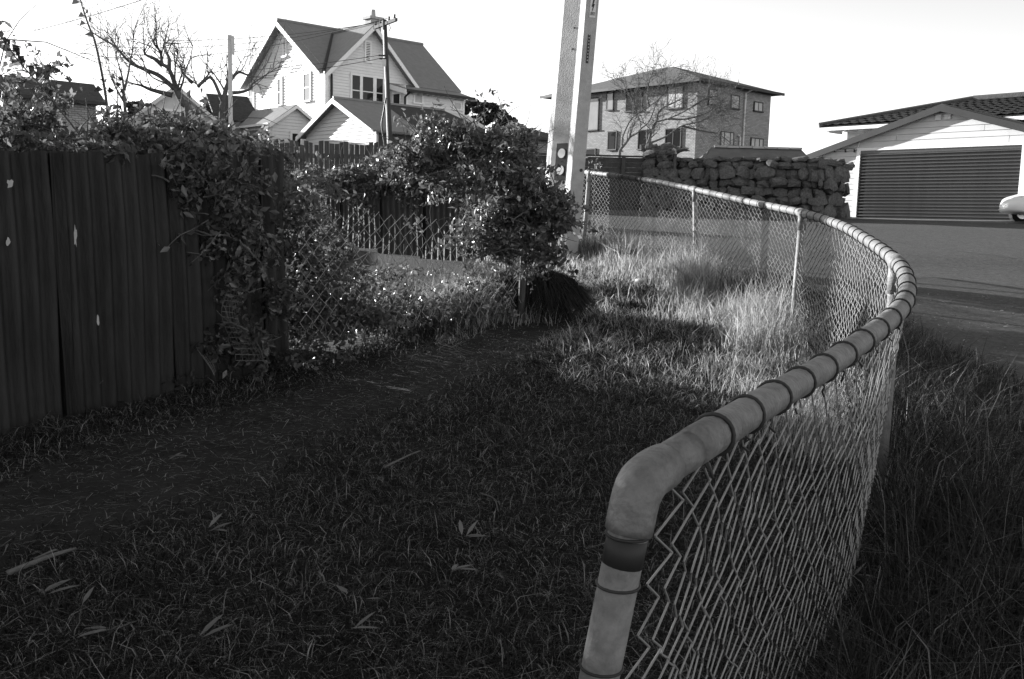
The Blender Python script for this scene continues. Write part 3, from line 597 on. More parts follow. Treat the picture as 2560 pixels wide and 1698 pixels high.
for i in range(n_):      # tile courses stand proud as stepped bands
    t0 = i/n_; a = A0+(R0_-A0)*t0; b_ = A1+(R1-A1)*t0; a2 = A0+(R0_-A0)*(t0+.98/n_); b2 = A1+(R1-A1)*(t0+.98/n_); N = 46
    mb = MB()
    for j in range(N):
        u0, u1, um = j/N, (j+1)/N, (j+.5)/N
        p0, p1, pm_ = a+(b_-a)*u0, a+(b_-a)*u1, a+(b_-a)*um; q0, q1, qm = a2+(b2-a2)*u0, a2+(b2-a2)*u1, a2+(b2-a2)*um; up_ = np.array((0, 0, .05)); u2 = np.array((0, 0, .10))
        mb.poly([p0+up_, pm_+u2, qm+up_*1.2, q0+up_*.4]).poly([pm_+u2, p1+up_, q1+up_*.4, qm+up_*1.2])
    mb.build('tile_course', 'roof_tile', th_)
MB().tube([A0+np.array((0, 0, .06)), R0_+np.array((0, 0, .1))], .1, 6).build('hip_tiles', 'roof_tile', th_); MB().tube([R0_+np.array((0, 0, .1)), R1+np.array((0, 0, .1))], .11, 6).build('ridge_tiles', 'roof_tile', th_)
MB().bar(A0+np.array((-.05, .03, -.1)), A1+np.array((-.05, 0, -.1)), .1, .12).build('gutter', 'trim', th_)
MB().box((.02, yE-.05, zE-.12), (.8, yE-16, zE-.08)).build('soffit', 'white_soffit', th_)
for i in range(9): MB().box((.02, yE-.5-i*.6, zE-.22), (.8, yE-.42-i*.6, zE-.125)).build('rafter_tail', 'white_soffit', th_)
# ---- garden shed behind the stone wall
DO = at(2043, 396, 27.6); DO[2] = 1.7
gs = thing('garden_shed', 'small garden shed with pale tiled ridge peeping over the stone wall', 'shed', DO, rz=0, local=True)
x0 = -2.85; zr = at(2030, 366, 27.6)[2]-DO[2]; ze = zr-.48
mb = MB().prism([(-.25, .2, 0), (-.25, 2.2, 0), (-.25, 2.2, ze), (-.25, 1.2, zr-.03), (-.25, .2, ze)], (x0+.5, 0, 0)); mb.build('wall', 'garage_board', gs)
slab((0, 0, ze-.05), (x0-.35, 0, ze-.05), (x0+.1, 1.2, zr), (-.12, 1.2, zr), .05).build('roof', 'footpath', gs); slab((0, 2.4, ze-.05), (-.12, 1.2, zr), (x0+.1, 1.2, zr), (x0-.35, 2.4, ze-.05), .05).build('roof', 'footpath', gs)
for i in range(7): MB().box((-.12-i*.37, 1.08, zr-.01-.006*(i % 2)), (-.47-i*.37, 1.32, zr+.045)).build('ridge_tile', 'concrete', gs)
# ---- far houses on the left and centre
HO = at(-40, 300, 36); HO[2] = 1.9
fh = thing('dark_roofed_house', 'far house with long dark roof behind the bush at the left edge', 'house', HO, rz=RZ, local=True)
q0 = loc(HO, 'R', 0, 182, 2.5); q1 = loc(HO, 'R', 235, 214, 2.5); g0 = loc(HO, 'R', 0, 232, 0); g1 = loc(HO, 'R', 268, 262, 0)
zr = (q0[2]+q1[2])/2; ze = (g0[2]+g1[2])/2; xe = g1[0]
MB().box((-8, .4, -1), (xe-.3, 4.6, ze-.05)).build('wall', 'brick', fh)
slab((-8.5, 0, ze), (xe, 0, ze), (q1[0], 2.5, zr), (-8.5, 2.5, zr)).build('roof', 'roof_dark', fh); slab((-8.5, 5, ze), (-8.5, 2.5, zr), (q1[0], 2.5, zr), (xe, 5, ze)).build('roof', 'roof_dark', fh)
MB().poly([(xe, 0, ze), (xe, 5, ze), (q1[0], 2.5, zr)]).build('hip_roof', 'roof_dark', fh); MB().bar((-8.5, -.05, ze-.02), (xe, -.05, ze-.02), .1, .12).build('gutter', 'dark_trim', fh)
slab((2.2, -1.0, ze-1.35), (xe-.8, -1.0, ze-1.35), (xe-.8, .4, ze-.95), (2.2, .4, ze-.95)).build('porch_roof', 'roof_dark', fh)
MB().box((2.4, -.7, -1), (xe-1.2, .38, ze-1.3)).build('porch_wall', 'weatherboard', fh); window(fh, Rf(-.7), 3.0, 4.2, ze-2.3, ze-1.6, gm='glass')
KO = at(440, 300, 46); KO[2] = 2.8
kh = thing('far_gable_house', 'small far house with gable window behind the bare leaning tree', 'house', KO, rz=RZ-.25, local=True)
MB().prism([(-2.2, 0, 0), (2.2, 0, 0), (2.2, 0, 2.6), (0, 0, 4.35), (-2.2, 0, 2.6)], (0, 7, 0)).build('wall', 'shed_board', kh)
slab((-2.6, -.4, 2.32), (-2.6, 7.2, 2.32), (0, 7.2, 4.42), (0, -.4, 4.42)).build('roof', 'roof_dark', kh); slab((2.6, -.4, 2.32), (0, -.4, 4.42), (0, 7.2, 4.42), (2.6, 7.2, 2.32)).build('roof', 'roof_dark', kh)
window(kh, Rf(0), -1.0, 1.0, 2.2, 3.2, lights=((0, .18), (.21, .38), (.41, .58), (.61, .78), (.81, 1)), gm='glass')
barge(Rf(0), -2.6, 2.3, 0, 4.4, .41, .18).build('barge_board', 'shed_board', kh); barge(Rf(0), 0, 4.4, 2.6, 2.3, .41, .18).build('barge_board', 'shed_board', kh)
MB().box((2.2, 1.5, 0), (3.9, 6, 3.2)).build('side_wall', 'shed_board', kh); slab((2.0, 1.2, 3.1), (4.3, 1.2, 3.1), (4.1, 3.8, 4.6), (2.0, 3.8, 4.6)).build('side_roof', 'roof_dark', kh); slab((2.0, 6.3, 3.1), (2.0, 3.8, 4.6), (4.1, 3.8, 4.6), (4.3, 6.3, 3.1)).build('side_roof', 'roof_dark', kh)
CO = at(1310, 360, 48); CO[2] = 3.0
chh = thing('dark_hip_house', 'small dark hip roofed house just left of the concrete pole', 'house', CO, rz=RZ, local=True)
zt = at(1303, 305, 48)[2]-CO[2]; ze = at(1345, 345, 48)[2]-CO[2]
MB().box((-1.4, -.3, -1), (2.6, 3.6, ze)).build('wall', 'brick', chh)
c0, c1, c2_, c3 = (-1.9, -.8, ze), (3.1, -.8, ze), (3.1, 4.1, ze), (-1.9, 4.1, ze); ra, rb = (.3, 1.6, zt), (1.1, 1.6, zt)
MB().poly([c0, c1, rb, ra]).poly([c1, c2_, rb]).poly([c2_, c3, ra, rb]).poly([c3, c0, ra]).build('roof', 'roof_dark', chh)
MB().bar((-1.9, -.82, ze-.05), (3.1, -.82, ze-.05), .1, .12).build('gutter', 'dark_trim', chh); window(chh, Lf(-1.4), .6, 1.6, ze-1.3, ze-.5, tm='trim', gm='glass')
# ================================================================ CORRUGATED IRON FENCES
def iron_sheet(name, p0, dirv, wid, zb, zt, parent, m='rust_iron', tilt=0.0, seed=0, amp=.0095, over=.0, label=None):
    nrm = np.array([dirv[1], -dirv[0], 0]); nc = int(round(wid/.1*8)); rows = 9; mb = MB(); r_ = random.Random(seed); ph = [r_.uniform(0, 6) for _ in range(6)]
    d3 = np.array([dirv[0], dirv[1], 0])
    for j in range(rows+1):
        for i in range(nc+1):
            a = i/nc*wid; v = j/rows; z = zb(a)+(zt(a)-zb(a))*v
            off = amp*math.cos(a/.1*2*math.pi)+.012*math.sin(3*v+ph[0])*math.sin(2.2*a/wid*2+ph[1])+.005*math.sin(7*v+ph[2]+a*4)+over
            q = np.array([p0[0], p0[1], 0])+d3*(a-tilt*v*(zt(a)-zb(a))+.004*math.sin(v*5+ph[3]))+nrm*off; q[2] = z+.006*math.sin(a*30+ph[4])*(j == rows); mb.v.append(tuple(q))
    for j in range(rows):
        for i in range(nc): k = j*(nc+1)+i; mb.f.append((k, k+1, k+nc+2, k+nc+1))
    return mb.build(name, m, parent, True, label)
FD = unit(np.array([[.515, .857]]))[0]; FA = np.array([-2.55, 4.69])
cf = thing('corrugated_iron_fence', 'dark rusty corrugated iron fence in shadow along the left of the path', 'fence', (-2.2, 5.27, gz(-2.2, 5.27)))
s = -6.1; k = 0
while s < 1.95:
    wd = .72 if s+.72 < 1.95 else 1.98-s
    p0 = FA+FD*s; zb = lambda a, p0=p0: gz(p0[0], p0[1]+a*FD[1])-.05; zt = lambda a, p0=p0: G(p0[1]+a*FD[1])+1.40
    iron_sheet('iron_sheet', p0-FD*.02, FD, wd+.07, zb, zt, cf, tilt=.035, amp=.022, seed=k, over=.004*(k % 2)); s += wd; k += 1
for hh in (.35, 1.15):
    a, b_ = FA+FD*-6, FA+FD*1.9; n3 = np.array([-FD[1], FD[0]])*.07
    MB().bar((*(a+n3), G(a[1])+hh), (*(b_+n3), G(b_[1])+hh), .08, .05).build('fence_rail', 'old_timber', cf)
for ss in (-4.5, -2.2, .1, 1.85):
    q = FA+FD*ss+np.array([-FD[1], FD[0]])*.16; MB().box((q[0]-.05, q[1]-.05, G(q[1])-.2), (q[0]+.05, q[1]+.05, G(q[1])+1.35)).build('fence_post', 'old_timber', cf)
# pale lichen and paint scabs on the first sheets
for px, py, sx_, sz_ in ((25, 460, 10, 13), (20, 605, 6, 12), (188, 590, 5, 28), (245, 800, 4, 14), (312, 755, 4, 6)):
    d = ray(px, py); n3 = np.array([FD[1], -FD[0], 0]); t_ = ((np.array([*FA, 0])-EYE)@n3+.016)/(d@n3); c = EYE+d*t_; f_ = t_/FPX
    r_ = random.Random(px); pts = []
    for i in range(11): a = 2*math.pi*i/11; rr_ = r_.uniform(.5, 1.1); pts.append(c+np.array([FD[0], FD[1], 0])*math.cos(a)*rr_*sx_*f_+np.array([0, 0, 1])*math.sin(a)*rr_*sz_*f_)
    MB().prism(pts, n3*.0015).build('paint_scab', 'concrete', cf)
bf = thing('back_iron_fence', 'short corrugated iron fence under the creeper behind the sagging wire mesh', 'fence', (-1.4, 11.6, gz(-1.4, 11.6)))
B0 = np.array([-2.75, 12.55]); B1 = np.array([-.50, 10.62]); BD = unit((B1-B0)[None])[0]; bl = np.linalg.norm(B1-B0)
for i in range(4):
    wd = bl/4; p0 = B0+BD*wd*i
    iron_sheet('iron_sheet', p0-BD*.02, BD, wd+.04, lambda a, p0=p0: gz(p0[0], p0[1])+.14, lambda a: 1.80, bf, tilt=.01, seed=40+i, over=.004*(i % 2))
a = B0+np.array([-BD[1], BD[0]])*-.06; b_ = B1+np.array([-BD[1], BD[0]])*-.06
MB().bar((*a, G(a[1])+.07), (*b_, G(b_[1])+.05), .05, .16).build('base_plank', 'pole_timber', bf)
MB().box((B1[0]-.05, B1[1]-.02, .5), (B1[0]+.05, B1[1]+.1, 1.85)).build('fence_post', 'old_timber', bf)
# ---- sagging old chain link panel across the gap
C0 = at(748, 700, 6.4)[:2]; C1 = at(1302, 600, 8.2)[:2]; CD = unit((C1-C0)[None])[0]; cl = np.linalg.norm(C1-C0)
sg = thing('sagging_wire_fence', 'sagging rusty chain link panel strung across the weedy gap', 'fence', (*((C0+C1)/2), gz(*((C0+C1)/2))))
W, H = .118, .12
Vm, Tm = zigzag(lambda s: np.array([*(C0+CD*s), 0.0])+np.array([0, 0, 0]), lambda s: 1.41+.05*math.sin(s*2.2)-.03*abs(math.sin(s*6)), lambda s: gz(*(C0+CD*s))+.12, 0.0, cl, .0025, 4, .07)
link('chain_link_mesh', tri_mesh('old_mesh', Vm, Tm, 'old_wire', True), sg, kind='stuff'); W = .108; H = .074
eq = at(1306, 600, 8.25); MB().tube([(eq[0], eq[1], gz(eq[0], eq[1])-.2), (eq[0]+.02, eq[1], 1.5)], .03, 8).build('end_post', 'dark_timber', sg)
# ---- curls of plastic netting
def netting(name, label, px0, py0, Y0, w_, h_, curl, nu, nv, seed, rot):
    r_ = random.Random(seed); c = at(px0, py0, Y0); t = thing(name, label, 'netting', (c[0], c[1], gz(c[0], c[1])), 'curls of old garden netting'); mb = MB()
    def S(u, v):
        th = curl*u; x = (math.sin(th)/max(curl, .01))*w_*1.0 if curl else u*w_; y = (1-math.cos(th))/max(curl, .01)*w_ if curl else 0
        x += .07*math.sin(v*4+seed)+.03*math.sin(u*9+v*3); y += .05*math.sin(v*6+u*4); z = (v-.5)*h_+.05*math.sin(u*3+seed); ca, sa = math.cos(rot), math.sin(rot); tl = .35*(v-.5)*h_
        return c+np.array([x*ca-y*sa, x*sa+y*ca+tl, z])
    for i in range(nu+1): mb.tube([S(i/nu, j/12) for j in range(13)], .0018, 3)
    for j in range(nv+1): mb.tube([S(i/16, j/nv) for i in range(17)], .0018, 3)
    mb.build('strands', 'netting', t, kind='stuff'); return t
netting('garden_netting', 'torn curl of netting leaning at the corner of the dark iron fence', 570, 830, 5.75, .8, .42, 5.2, 26, 13, 2, .3)
netting('garden_netting', 'patch of square netting hanging among grass left of the creeper post', 1262, 640, 8.0, .22, .42, .5, 8, 13, 5, .3)
netting('garden_netting', 'flat scrap of netting half buried in the dark weeds', 1105, 855, 6.9, .2, .09, .3, 7, 3, 9, .1)
# ---- paling fence
pf_ = thing('paling_fence', 'weathered grey paling fence in front of the white sheds', 'fence', (*at(810, 400, 20)[:2], float(G(20))))
r_ = random.Random(3); px = 596
while px < 1030:
    wpx = r_.uniform(11.0, 14.0); q = at(px, 352+(px-660)*.022, 20+r_.choice([0, .05])); w_ = wpx/FPX*20*r_.uniform(.76, .9); h = r_.uniform(-.06, .03); tl = r_.uniform(-.012, .012)
    zb = float(G(20))-.1; zt_ = q[2]+h
    MB().prism([(q[0], q[1], zb), (q[0]+w_, q[1], zb), (q[0]+w_+tl, q[1], zt_+r_.uniform(-.02, .02)), (q[0]+tl, q[1], zt_)], (0, .022, 0)).build('paling', 'paling_timber', pf_); px += wpx
q0, q1 = at(596, 385, 20.1), at(1030, 395, 20.1)
for dz_ in (0, -.8): MB().bar(q0+np.array([0, 0, dz_]), q1+np.array([0, 0, dz_]), .05, .09).build('fence_rail', 'old_timber', pf_)
# ---- dark board fence right of the pole
df = thing('dark_board_fence', 'dark horizontal board fence between the concrete pole and the stone pillar', 'fence', (2.2, 26.4, float(G(26.4))))
zt = at(1500, 391, 26.4)[2]; z = float(G(26.4))-.1
while z < zt-.1:
    for x0, x1 in ((-2.5, .35), (.4, 2.86), (2.92, 3.6)): MB().box((x0, 26.4, z), (x1, 26.43+.006*(int(z*100) % 2), z+.129)).build('board', 'dark_timber', df)
    z += .132
for x in (-2.5, .375, 2.89): MB().box((x-.05, 26.34, 1.4), (x+.05, 26.4, zt+.02)).build('fence_post', 'dark_timber', df)
MB().box((-2.5, 26.35, zt), (3.6, 26.47, zt+.04)).build('capping', 'dark_timber', df)
# ================================================================ STONE WALL of lava rocks
def stone_meshes(n):
    out = []
    for k in range(n):
        r_ = random.Random(100+k); mb = MB(); N = 2; idx = {}
        def vid(p):
            key = tuple(round(c, 4) for c in p)
            if key not in idx:
                v = Vector(p); sph = v.normalized()*.62; v = v*.42+sph*.58; v *= 1+r_.uniform(-.24, .2); idx[key] = len(mb.v); mb.v.append(tuple(v))
            return idx[key]
        for ax_ in range(3):
            for sg_ in (-.5, .5):
                for i in range(N):
                    for j in range(N):
                        c = []
                        for di, dj in ((0, 0), (1, 0), (1, 1), (0, 1)):
                            p = [0, 0, 0]; p[ax_] = sg_; p[(ax_+1) % 3] = (i+di)/N-.5; p[(ax_+2) % 3] = (j+dj)/N-.5; c.append(vid(p))
                        mb.f.append(tuple(c if sg_ > 0 else c[::-1]))
        out.append(mb.mesh('stone', 'lava_stone'))
    return out
SM = stone_meshes(12)
swz = at(1900, 393, 25.1)[2]; WB0 = float(G(24.6))
sw_ = thing('stone_wall', 'rough lava stone wall with corner return across the road', 'wall', (5.8, 24.8, WB0))
mort = MB().prism([(4.0, 26.25, WB0-.1), (7.72, 24.66, WB0-.1), (7.9, 25.1, WB0-.1), (4.15, 26.7, WB0-.1)], (0, 0, swz-.04-WB0+.1)).prism([(7.7, 24.7, WB0-.1), (8.84, 26.4, WB0-.1), (8.5, 26.7, WB0-.1), (7.3, 25.05, WB0-.1)], (0, 0, swz-.04-WB0+.1)).build('mortar_core', 'mortar', sw_)
def stones(parent, P0, P1, z0, z1, out, seed, hmin=.17, hmax=.3, wmin=.16, wmax=.42):
    r_ = random.Random(seed); P0 = np.array(P0, float); P1 = np.array(P1, float); L_ = np.linalg.norm(P1-P0); d = (P1-P0)/L_; ang = math.atan2(d[1], d[0]); z = z0; n3 = np.array([d[1], -d[0]])
    while z < z1-.06:
        h = min(r_.uniform(hmin, hmax), z1-z)
        if z1-(z+h) < .08: h = z1-z
        a = r_.uniform(-.1, 0)
        while a < L_-.02:
            w_ = min(r_.uniform(wmin, wmax), L_-a+.03); q = P0+d*(a+w_/2)+n3*(out+r_.uniform(-.12, .13))
            o = bpy.data.objects.new('stone', r_.choice(SM)); COL.objects.link(o); o.parent = parent; o.matrix_parent_inverse = Matrix.Translation(-Vector(parent['wc']))
            o.location = (q[0], q[1], z+h/2+r_.uniform(-.02, .02)); o.scale = (w_*r_.uniform(.95, 1.12), r_.uniform(.22, .38), h*r_.uniform(.95, 1.15)); o.rotation_euler = (r_.uniform(-.3, .3), r_.choice([0, math.pi])+r_.uniform(-.35, .35), ang+r_.choice([0, math.pi])+r_.uniform(-.75, .75)); a += w_
        z += h
stones(sw_, (4.05, 26.22), (7.74, 24.64), WB0, swz, 0, 1); stones(sw_, (7.75, 24.7), (8.86, 26.4), WB0, swz-.02, 0, 2, .25, .4, .3, .6)
pz = at(1634, 366, 26.3)[2]
pil = thing('stone_pillar', 'stone gate pillar with overhanging cap at the left end of the stone wall', 'pillar', (3.88, 26.3, WB0))
ca = math.radians(-28); cx, cy = 3.86, 26.3
def prot(x, y): return (cx+x*math.cos(ca)-y*math.sin(ca), cy+x*math.sin(ca)+y*math.cos(ca))
MB().prism([(*prot(x, y), WB0-.1) for x, y in ((-.2, -.2), (.2, -.2), (.2, .2), (-.2, .2))], (0, 0, pz-WB0)).build('mortar_core', 'mortar', pil)
stones(pil, prot(-.24, -.2), prot(.24, -.2), WB0, pz-.1, 0, 5); stones(pil, prot(-.2, .22), prot(-.2, -.22), WB0, pz-.1, 0, 6); stones(pil, prot(.2, -.2), prot(.2, .22), WB0, pz-.1, 0, 7)
stones(pil, prot(-.3, -.22), prot(.3, -.22), pz-.12, pz+.05, 0, 8, .15, .18); stones(pil, prot(-.24, .25), prot(-.24, -.25), pz-.12, pz+.05, 0, 9, .15, .18); stones(pil, prot(.24, -.25), prot(.24, .25), pz-.12, pz+.05, 0, 10, .15, .18)
# ================================================================ WOODEN POWER POLE, WIRES, SIGN POST
wp0 = at(977, 425, 36); wp1 = at(961, 50, 36); wd_ = unit((wp1-wp0)[None])[0]; wpb = wp0+wd_*((G(36)-.3-wp0[2])/wd_[2])
wpo = thing('wooden_pole', 'dark wooden power pole with tilted crossarm in front of the white house', 'power pole', wpb)
MB().tube([wpb, (wpb+wp1)/2, wp1], [.12, .1, .085], 10).build('shaft', 'pole_timber', wpo, True)
a0, a1 = at(936, 70, 36.85), at(991, 49, 35.1); arm = MB().bar(a0, a1, .09, .11).build('crossarm', 'pole_timber', wpo)
INS = []
for f_ in (.06, .3, .68, .92):
    q = a0+(a1-a0)*f_; sub(arm, 'insulator', MB().tube([q+np.array([0, 0, .04]), q+np.array([0, 0, .1]), q+np.array([0, 0, .13]), q+np.array([0, 0, .2])], [.02, .045, .03, .04], 8), 'dark_trim'); INS.append(q+np.array([0, 0, .16]))
for px, py in ((955, 139), (957, 147)):
    q = at(px, py, 35.85); MB().bar(q-np.array([.12, 0, 0]), q+np.array([.15, 0, 0]), .06, .05).build('service_bracket', 'dark_trim', wpo); INS.append(q-np.array([.12, 0, 0]))
MB().tube([at(959, 75, 35.85), at(961, 140, 35.85), at(964, 200, 35.84), at(966, 260, 35.84), at(970, 360, 35.83)], .025, 6).build('conduit', 'pale_plastic', wpo)
q = at(960.5, 157, 35.82); MB().box(q-np.array([.06, .05, .12]), q+np.array([.06, .05, .12])).build('fuse_box', 'pale_plastic', wpo)
MB().tube(catmull([at(965, 245, 35.8), at(958, 285, 35.8), at(954, 310, 35.8), at(957, 335, 35.8), at(962, 365, 35.8)], 5), .03, 6).build('loose_cable', 'dark_trim', wpo)
MB().tube(catmull([at(972, 60, 35.6), at(976, 70, 35.6), at(972, 78, 35.6)], 5), .012, 5).build('loose_wire', 'dark_trim', wpo)
def wire(label, a, b, sag, r=.011):
    P = [np.array(a)*(1-t)+np.array(b)*t-np.array([0, 0, sag*4*t*(1-t)]) for t in np.linspace(0, 1, 26)]
    tag(MB().tube(P, r, 4).build('power_line', 'dark_wire'), label, 'power line', 'power lines from the wooden pole')
wire('highest thin power line running left from the wooden pole crossarm', INS[0], at(-60, 42, 52), .9)
wire('second thin power line just under the highest one', INS[1], at(-60, 58, 51), 1.1)
wire('thin power line from the right half of the crossarm crossing the roof', INS[2], at(-60, 100, 50), 1.2)
wire('low service wire crossing the weatherboards to the bare trees', INS[4], at(-60, 128, 48), .8)
wire('lowest service wire from the wooden pole over the shed', INS[5], at(-60, 150, 47), .9)
wire('single line climbing to the top edge of the sky at left', at(80, 78, 30), at(420, -22, 26), .05)
sp0 = at(576, 345, 13.0)
sgp = thing('sign_post', 'plain white post with a narrow board at its top left of the house', 'post', (sp0[0], 13.0, float(G(13.0))))
pt = at(574.5, 88, 13.0); MB().box((pt[0]-.02, 12.97, G(13)-.2), (pt[0]+.022, 13.02, pt[2])).build('post', 'sign_white', sgp)
q0, q1 = at(577, 89, 12.955), at(586, 139, 12.955); MB().prism([(q0[0], 12.94, q0[2]), (q1[0], 12.94, q0[2]-.01), (q1[0], 12.94, q1[2]), (q1[0]-.025, 12.94, q1[2]+.01), (q0[0], 12.94, q1[2]+.25)], (0, .025, 0)).build('board', 'sign_white', sgp)
# ================================================================ WHITE CAR cut by the right edge of the frame
cq = at(2549, 540, 25.0); CX = cq[0]; CYc = 25.0; CZ = float(G(25.2))+.02
car = thing('parked_car', 'white car nose cut off by the right edge of the picture', 'car', (CX+2.1, CYc+.8, CZ))
prof = [(0, .32), (.02, .55), (.10, .72), (.95, .86), (1.6, 1.36), (2.0, 1.45), (3.2, 1.43), (3.9, 1.0), (4.2, .92), (4.25, .4), (4.1, .25), (.2, .22)]
mb = MB(); n = len(prof); ws = (-.82, -.75, -.4, .4, .75, .82)
for k_, y in enumerate(ws):
    ins = .06 if abs(y) > .8 else .015 if abs(y) > .7 else 0
    for (x, z) in prof:
        zi = 1-.0; yy_ = y*(1-.16*max(0, z-.85)/.6); bend = .28*(abs(y)/.82)**3 if x < .2 else (-.2*(abs(y)/.82)**3 if x > 4 else 0)
        mb.v.append((CX+x+bend+ins*(1 if x < 2 else -1), CYc+.82+yy_, CZ+z-(ins*.6 if z > .5 else 0)))
for k_ in range(len(ws)-1):
    for j in range(n): c = (j+1) % n; mb.f.append((k_*n+j, k_*n+c, (k_+1)*n+c, (k_+1)*n+j))
mb.f.append(tuple(range(n))[::-1]); mb.f.append(tuple(range((len(ws)-1)*n, len(ws)*n)))
cb_ = mb.build('body', 'car_white', car, True); md_ = cb_.modifiers.new('round', 'SUBSURF'); md_.levels = md_.render_levels = 2
for y in (CYc-.0, CYc+1.64):
    s__ = -1 if y < CYc+.5 else 1
    MB().prism([(CX+1.15, y+.14*-s__, CZ+.92), (CX+1.75, y+.17*-s__, CZ+1.3), (CX+3.1, y+.17*-s__, CZ+1.32), (CX+3.5, y+.13*-s__, CZ+.95)], (0, .03*s__, 0)).build('side_window', 'glass', car)
    for x in (.85, 3.4):
        wh_ = MB().tube([(CX+x, y+.06*-s__-.09, CZ+.3), (CX+x, y+.06*-s__+.09, CZ+.3)], .3, 18).build('wheel', 'tyre', car); sub(wh_, 'hub', MB().tube([(CX+x, y+.06*-s__-.1, CZ+.3), (CX+x, y+.06*-s__+.1, CZ+.3)], .17, 12), 'chrome')
    MB().box((CX+.32, y-.10*s__, CZ+.55), (CX+.6, y-.14*s__-.0, CZ+.66)).build('headlight', 'glass_pale', car)
MB().prism([(CX+1.0, CYc+.25, CZ+.9), (CX+1.0, CYc+1.4, CZ+.9), (CX+1.58, CYc+1.3, CZ+1.34), (CX+1.58, CYc+.35, CZ+1.34)], (-.02, 0, .02)).build('windscreen', 'glass', car)
# ================================================================ VEGETATION
def thick(o): return o
def rot_rand(v, ang, r_):
    v = Vector(v).normalized(); ax_ = v.orthogonal().normalized(); ax_.rotate(Matrix.Rotation(r_.uniform(0, 6.283), 3, v)); w_ = v.copy(); w_.rotate(Matrix.Rotation(ang, 3, ax_)); return w_
def bare_tree(name, label, limbs, Y, r0, seed, m='bark', maxlev=2, *rest, **kw_):
    return bare_tree_(name, label, limbs, Y, r0, seed, m, maxlev, *rest, **kw_)
def bare_tree_(name, label, limbs, Y, r0, seed, m, maxlev, twig_len=.9, dens=1.0, up=.25, tw=.006, group='bare winter trees', depth=.6, base_to_ground=True, wgt=1.0):
    """limbs: pixel polylines (first is the trunk) placed at the tree's distance, with some spread in depth; twigs grow from them"""
    r_ = random.Random(seed); P0 = at(*limbs[0][0], Y); g = float(G(Y)); root = thing(name, label, 'tree', (P0[0], Y, min(g, P0[2])), group)
    tm = MB(); bm_ = MB(); tw_ = MB(); k = 0
    def grow(p, d, L_, r, lev):
        n = 4; P = [Vector(p)]; d = Vector(d).normalized()
        for i in range(n):
            d = (d+Vector((r_.gauss(0, .17), r_.gauss(0, .17), r_.gauss(0, .14)+up*.22))).normalized(); P.append(P[-1]+d*L_/n)
        (bm_ if lev == 0 and r > .02 else tw_).tube(P, [max(tw*.6, r*(1-.8*i/n)) for i in range(n+1)], 4 if lev else 5, caps=False)
        if lev < maxlev:
            for i in range(1, n+1):
                for _ in range(1 if r_.random() < .75*dens else 2):
                    if r_.random() < .85*dens: grow(P[i], rot_rand(P[i]-P[i-1], r_.uniform(.4, 1.0), r_), L_*r_.uniform(.4, .7), max(tw, r*.5), lev+1)
    for li, limb in enumerate(limbs):
        dz_ = 0 if li == 0 else r_.uniform(-depth, depth); n = len(limb); P = []
        for i, (px, py) in enumerate(limb): P.append(at(px, py, Y+dz_*(i/(n-1)) if n > 1 else Y))
        if li == 0 and base_to_ground and P[0][2] > g: P = [np.array([P[0][0], Y, g-.1])]+P
        C_ = catmull(P, 6); N = len(C_); ra = r0 if li == 0 else r0*.62*wgt; rb = r0*(.6 if li == 0 else .12)
        rad = [ra+(rb-ra)*(i/(N-1))**.8 for i in range(N)]
        (tm if li == 0 else bm_).tube(C_, rad, 8 if li == 0 else 6)
        st = N//3 if li else int(N*.7)
        for i in range(st, N):
            if r_.random() < .55*dens: d = C_[min(i+1, N-1)]-C_[i-1]; grow(C_[i], rot_rand(d, r_.uniform(.5, 1.1), r_)+Vector((0, 0, up)), twig_len*r_.uniform(.5, 1.1), max(tw*1.5, rad[i]*.45), 1 if rad[i] < .04 else 0)
        if li: grow(C_[-1], C_[-1]-C_[-2], twig_len*.7, rb, 1)
    tm.build('trunk', m, root, True); bm_.build('branches', m, root, True, kind='stuff'); tw_.build('twigs', m, root, kind='stuff'); return root
Z = lambda L_, sc=3.694, ox=0, oy=0: [(ox+x/sc, oy+y/sc) for x, y in L_]
bare_tree('bare_tree', 'slim bare tree with two stems behind the tall bramble cane', [Z(p) for p in ([(1165, 1200), (1160, 1100), (1150, 950), (1140, 820)], [(1150, 830), (1180, 700), (1200, 590), (1225, 450), (1235, 300), (1270, 180)], [(1145, 940), (1080, 830), (1030, 720), (990, 590)], [(1145, 830), (1125, 700), (1085, 560), (1070, 450)])], 15.0, .035, 4, twig_len=.65, dens=1.0, tw=.004)
bare_tree('bare_tree', 'large bare tree with limbs leaning left over the far gable house', [Z(p) for p in ([(1740, 1060), (1690, 960), (1640, 860), (1610, 800)], [(1610, 820), (1470, 700), (1330, 640), (1200, 575), (1060, 430), (930, 350), (850, 300)], [(1640, 840), (1560, 640), (1500, 590), (1480, 480), (1420, 400), (1440, 340)], [(1590, 880), (1400, 830), (1300, 790), (1180, 765)], [(1560, 650), (1560, 540), (1510, 430), (1550, 380)], [(1500, 600), (1420, 540), (1340, 500), (1330, 420)])], 17.0, .075, 9, twig_len=.85, dens=1.0, tw=.004)
bare_tree('bare_tree', 'bare tree with crooked boughs beside the white sign post', [Z(p) for p in ([(2050, 1100), (2060, 960), (2085, 830), (2110, 760)], [(2110, 770), (2200, 670), (2300, 690), (2390, 600)], [(2110, 860), (2230, 850), (2310, 820), (2340, 770), (2520, 650)], [(2060, 950), (1950, 720), (1830, 790), (1770, 640)], [(1830, 800), (1900, 720), (1960, 640)], [(1770, 760), (1680, 660), (1690, 560)])], 16.0, .055, 14, twig_len=.6, dens=1.0, tw=.0045)
Z4 = lambda L_: Z(L_, 3.94, 1400, 140)
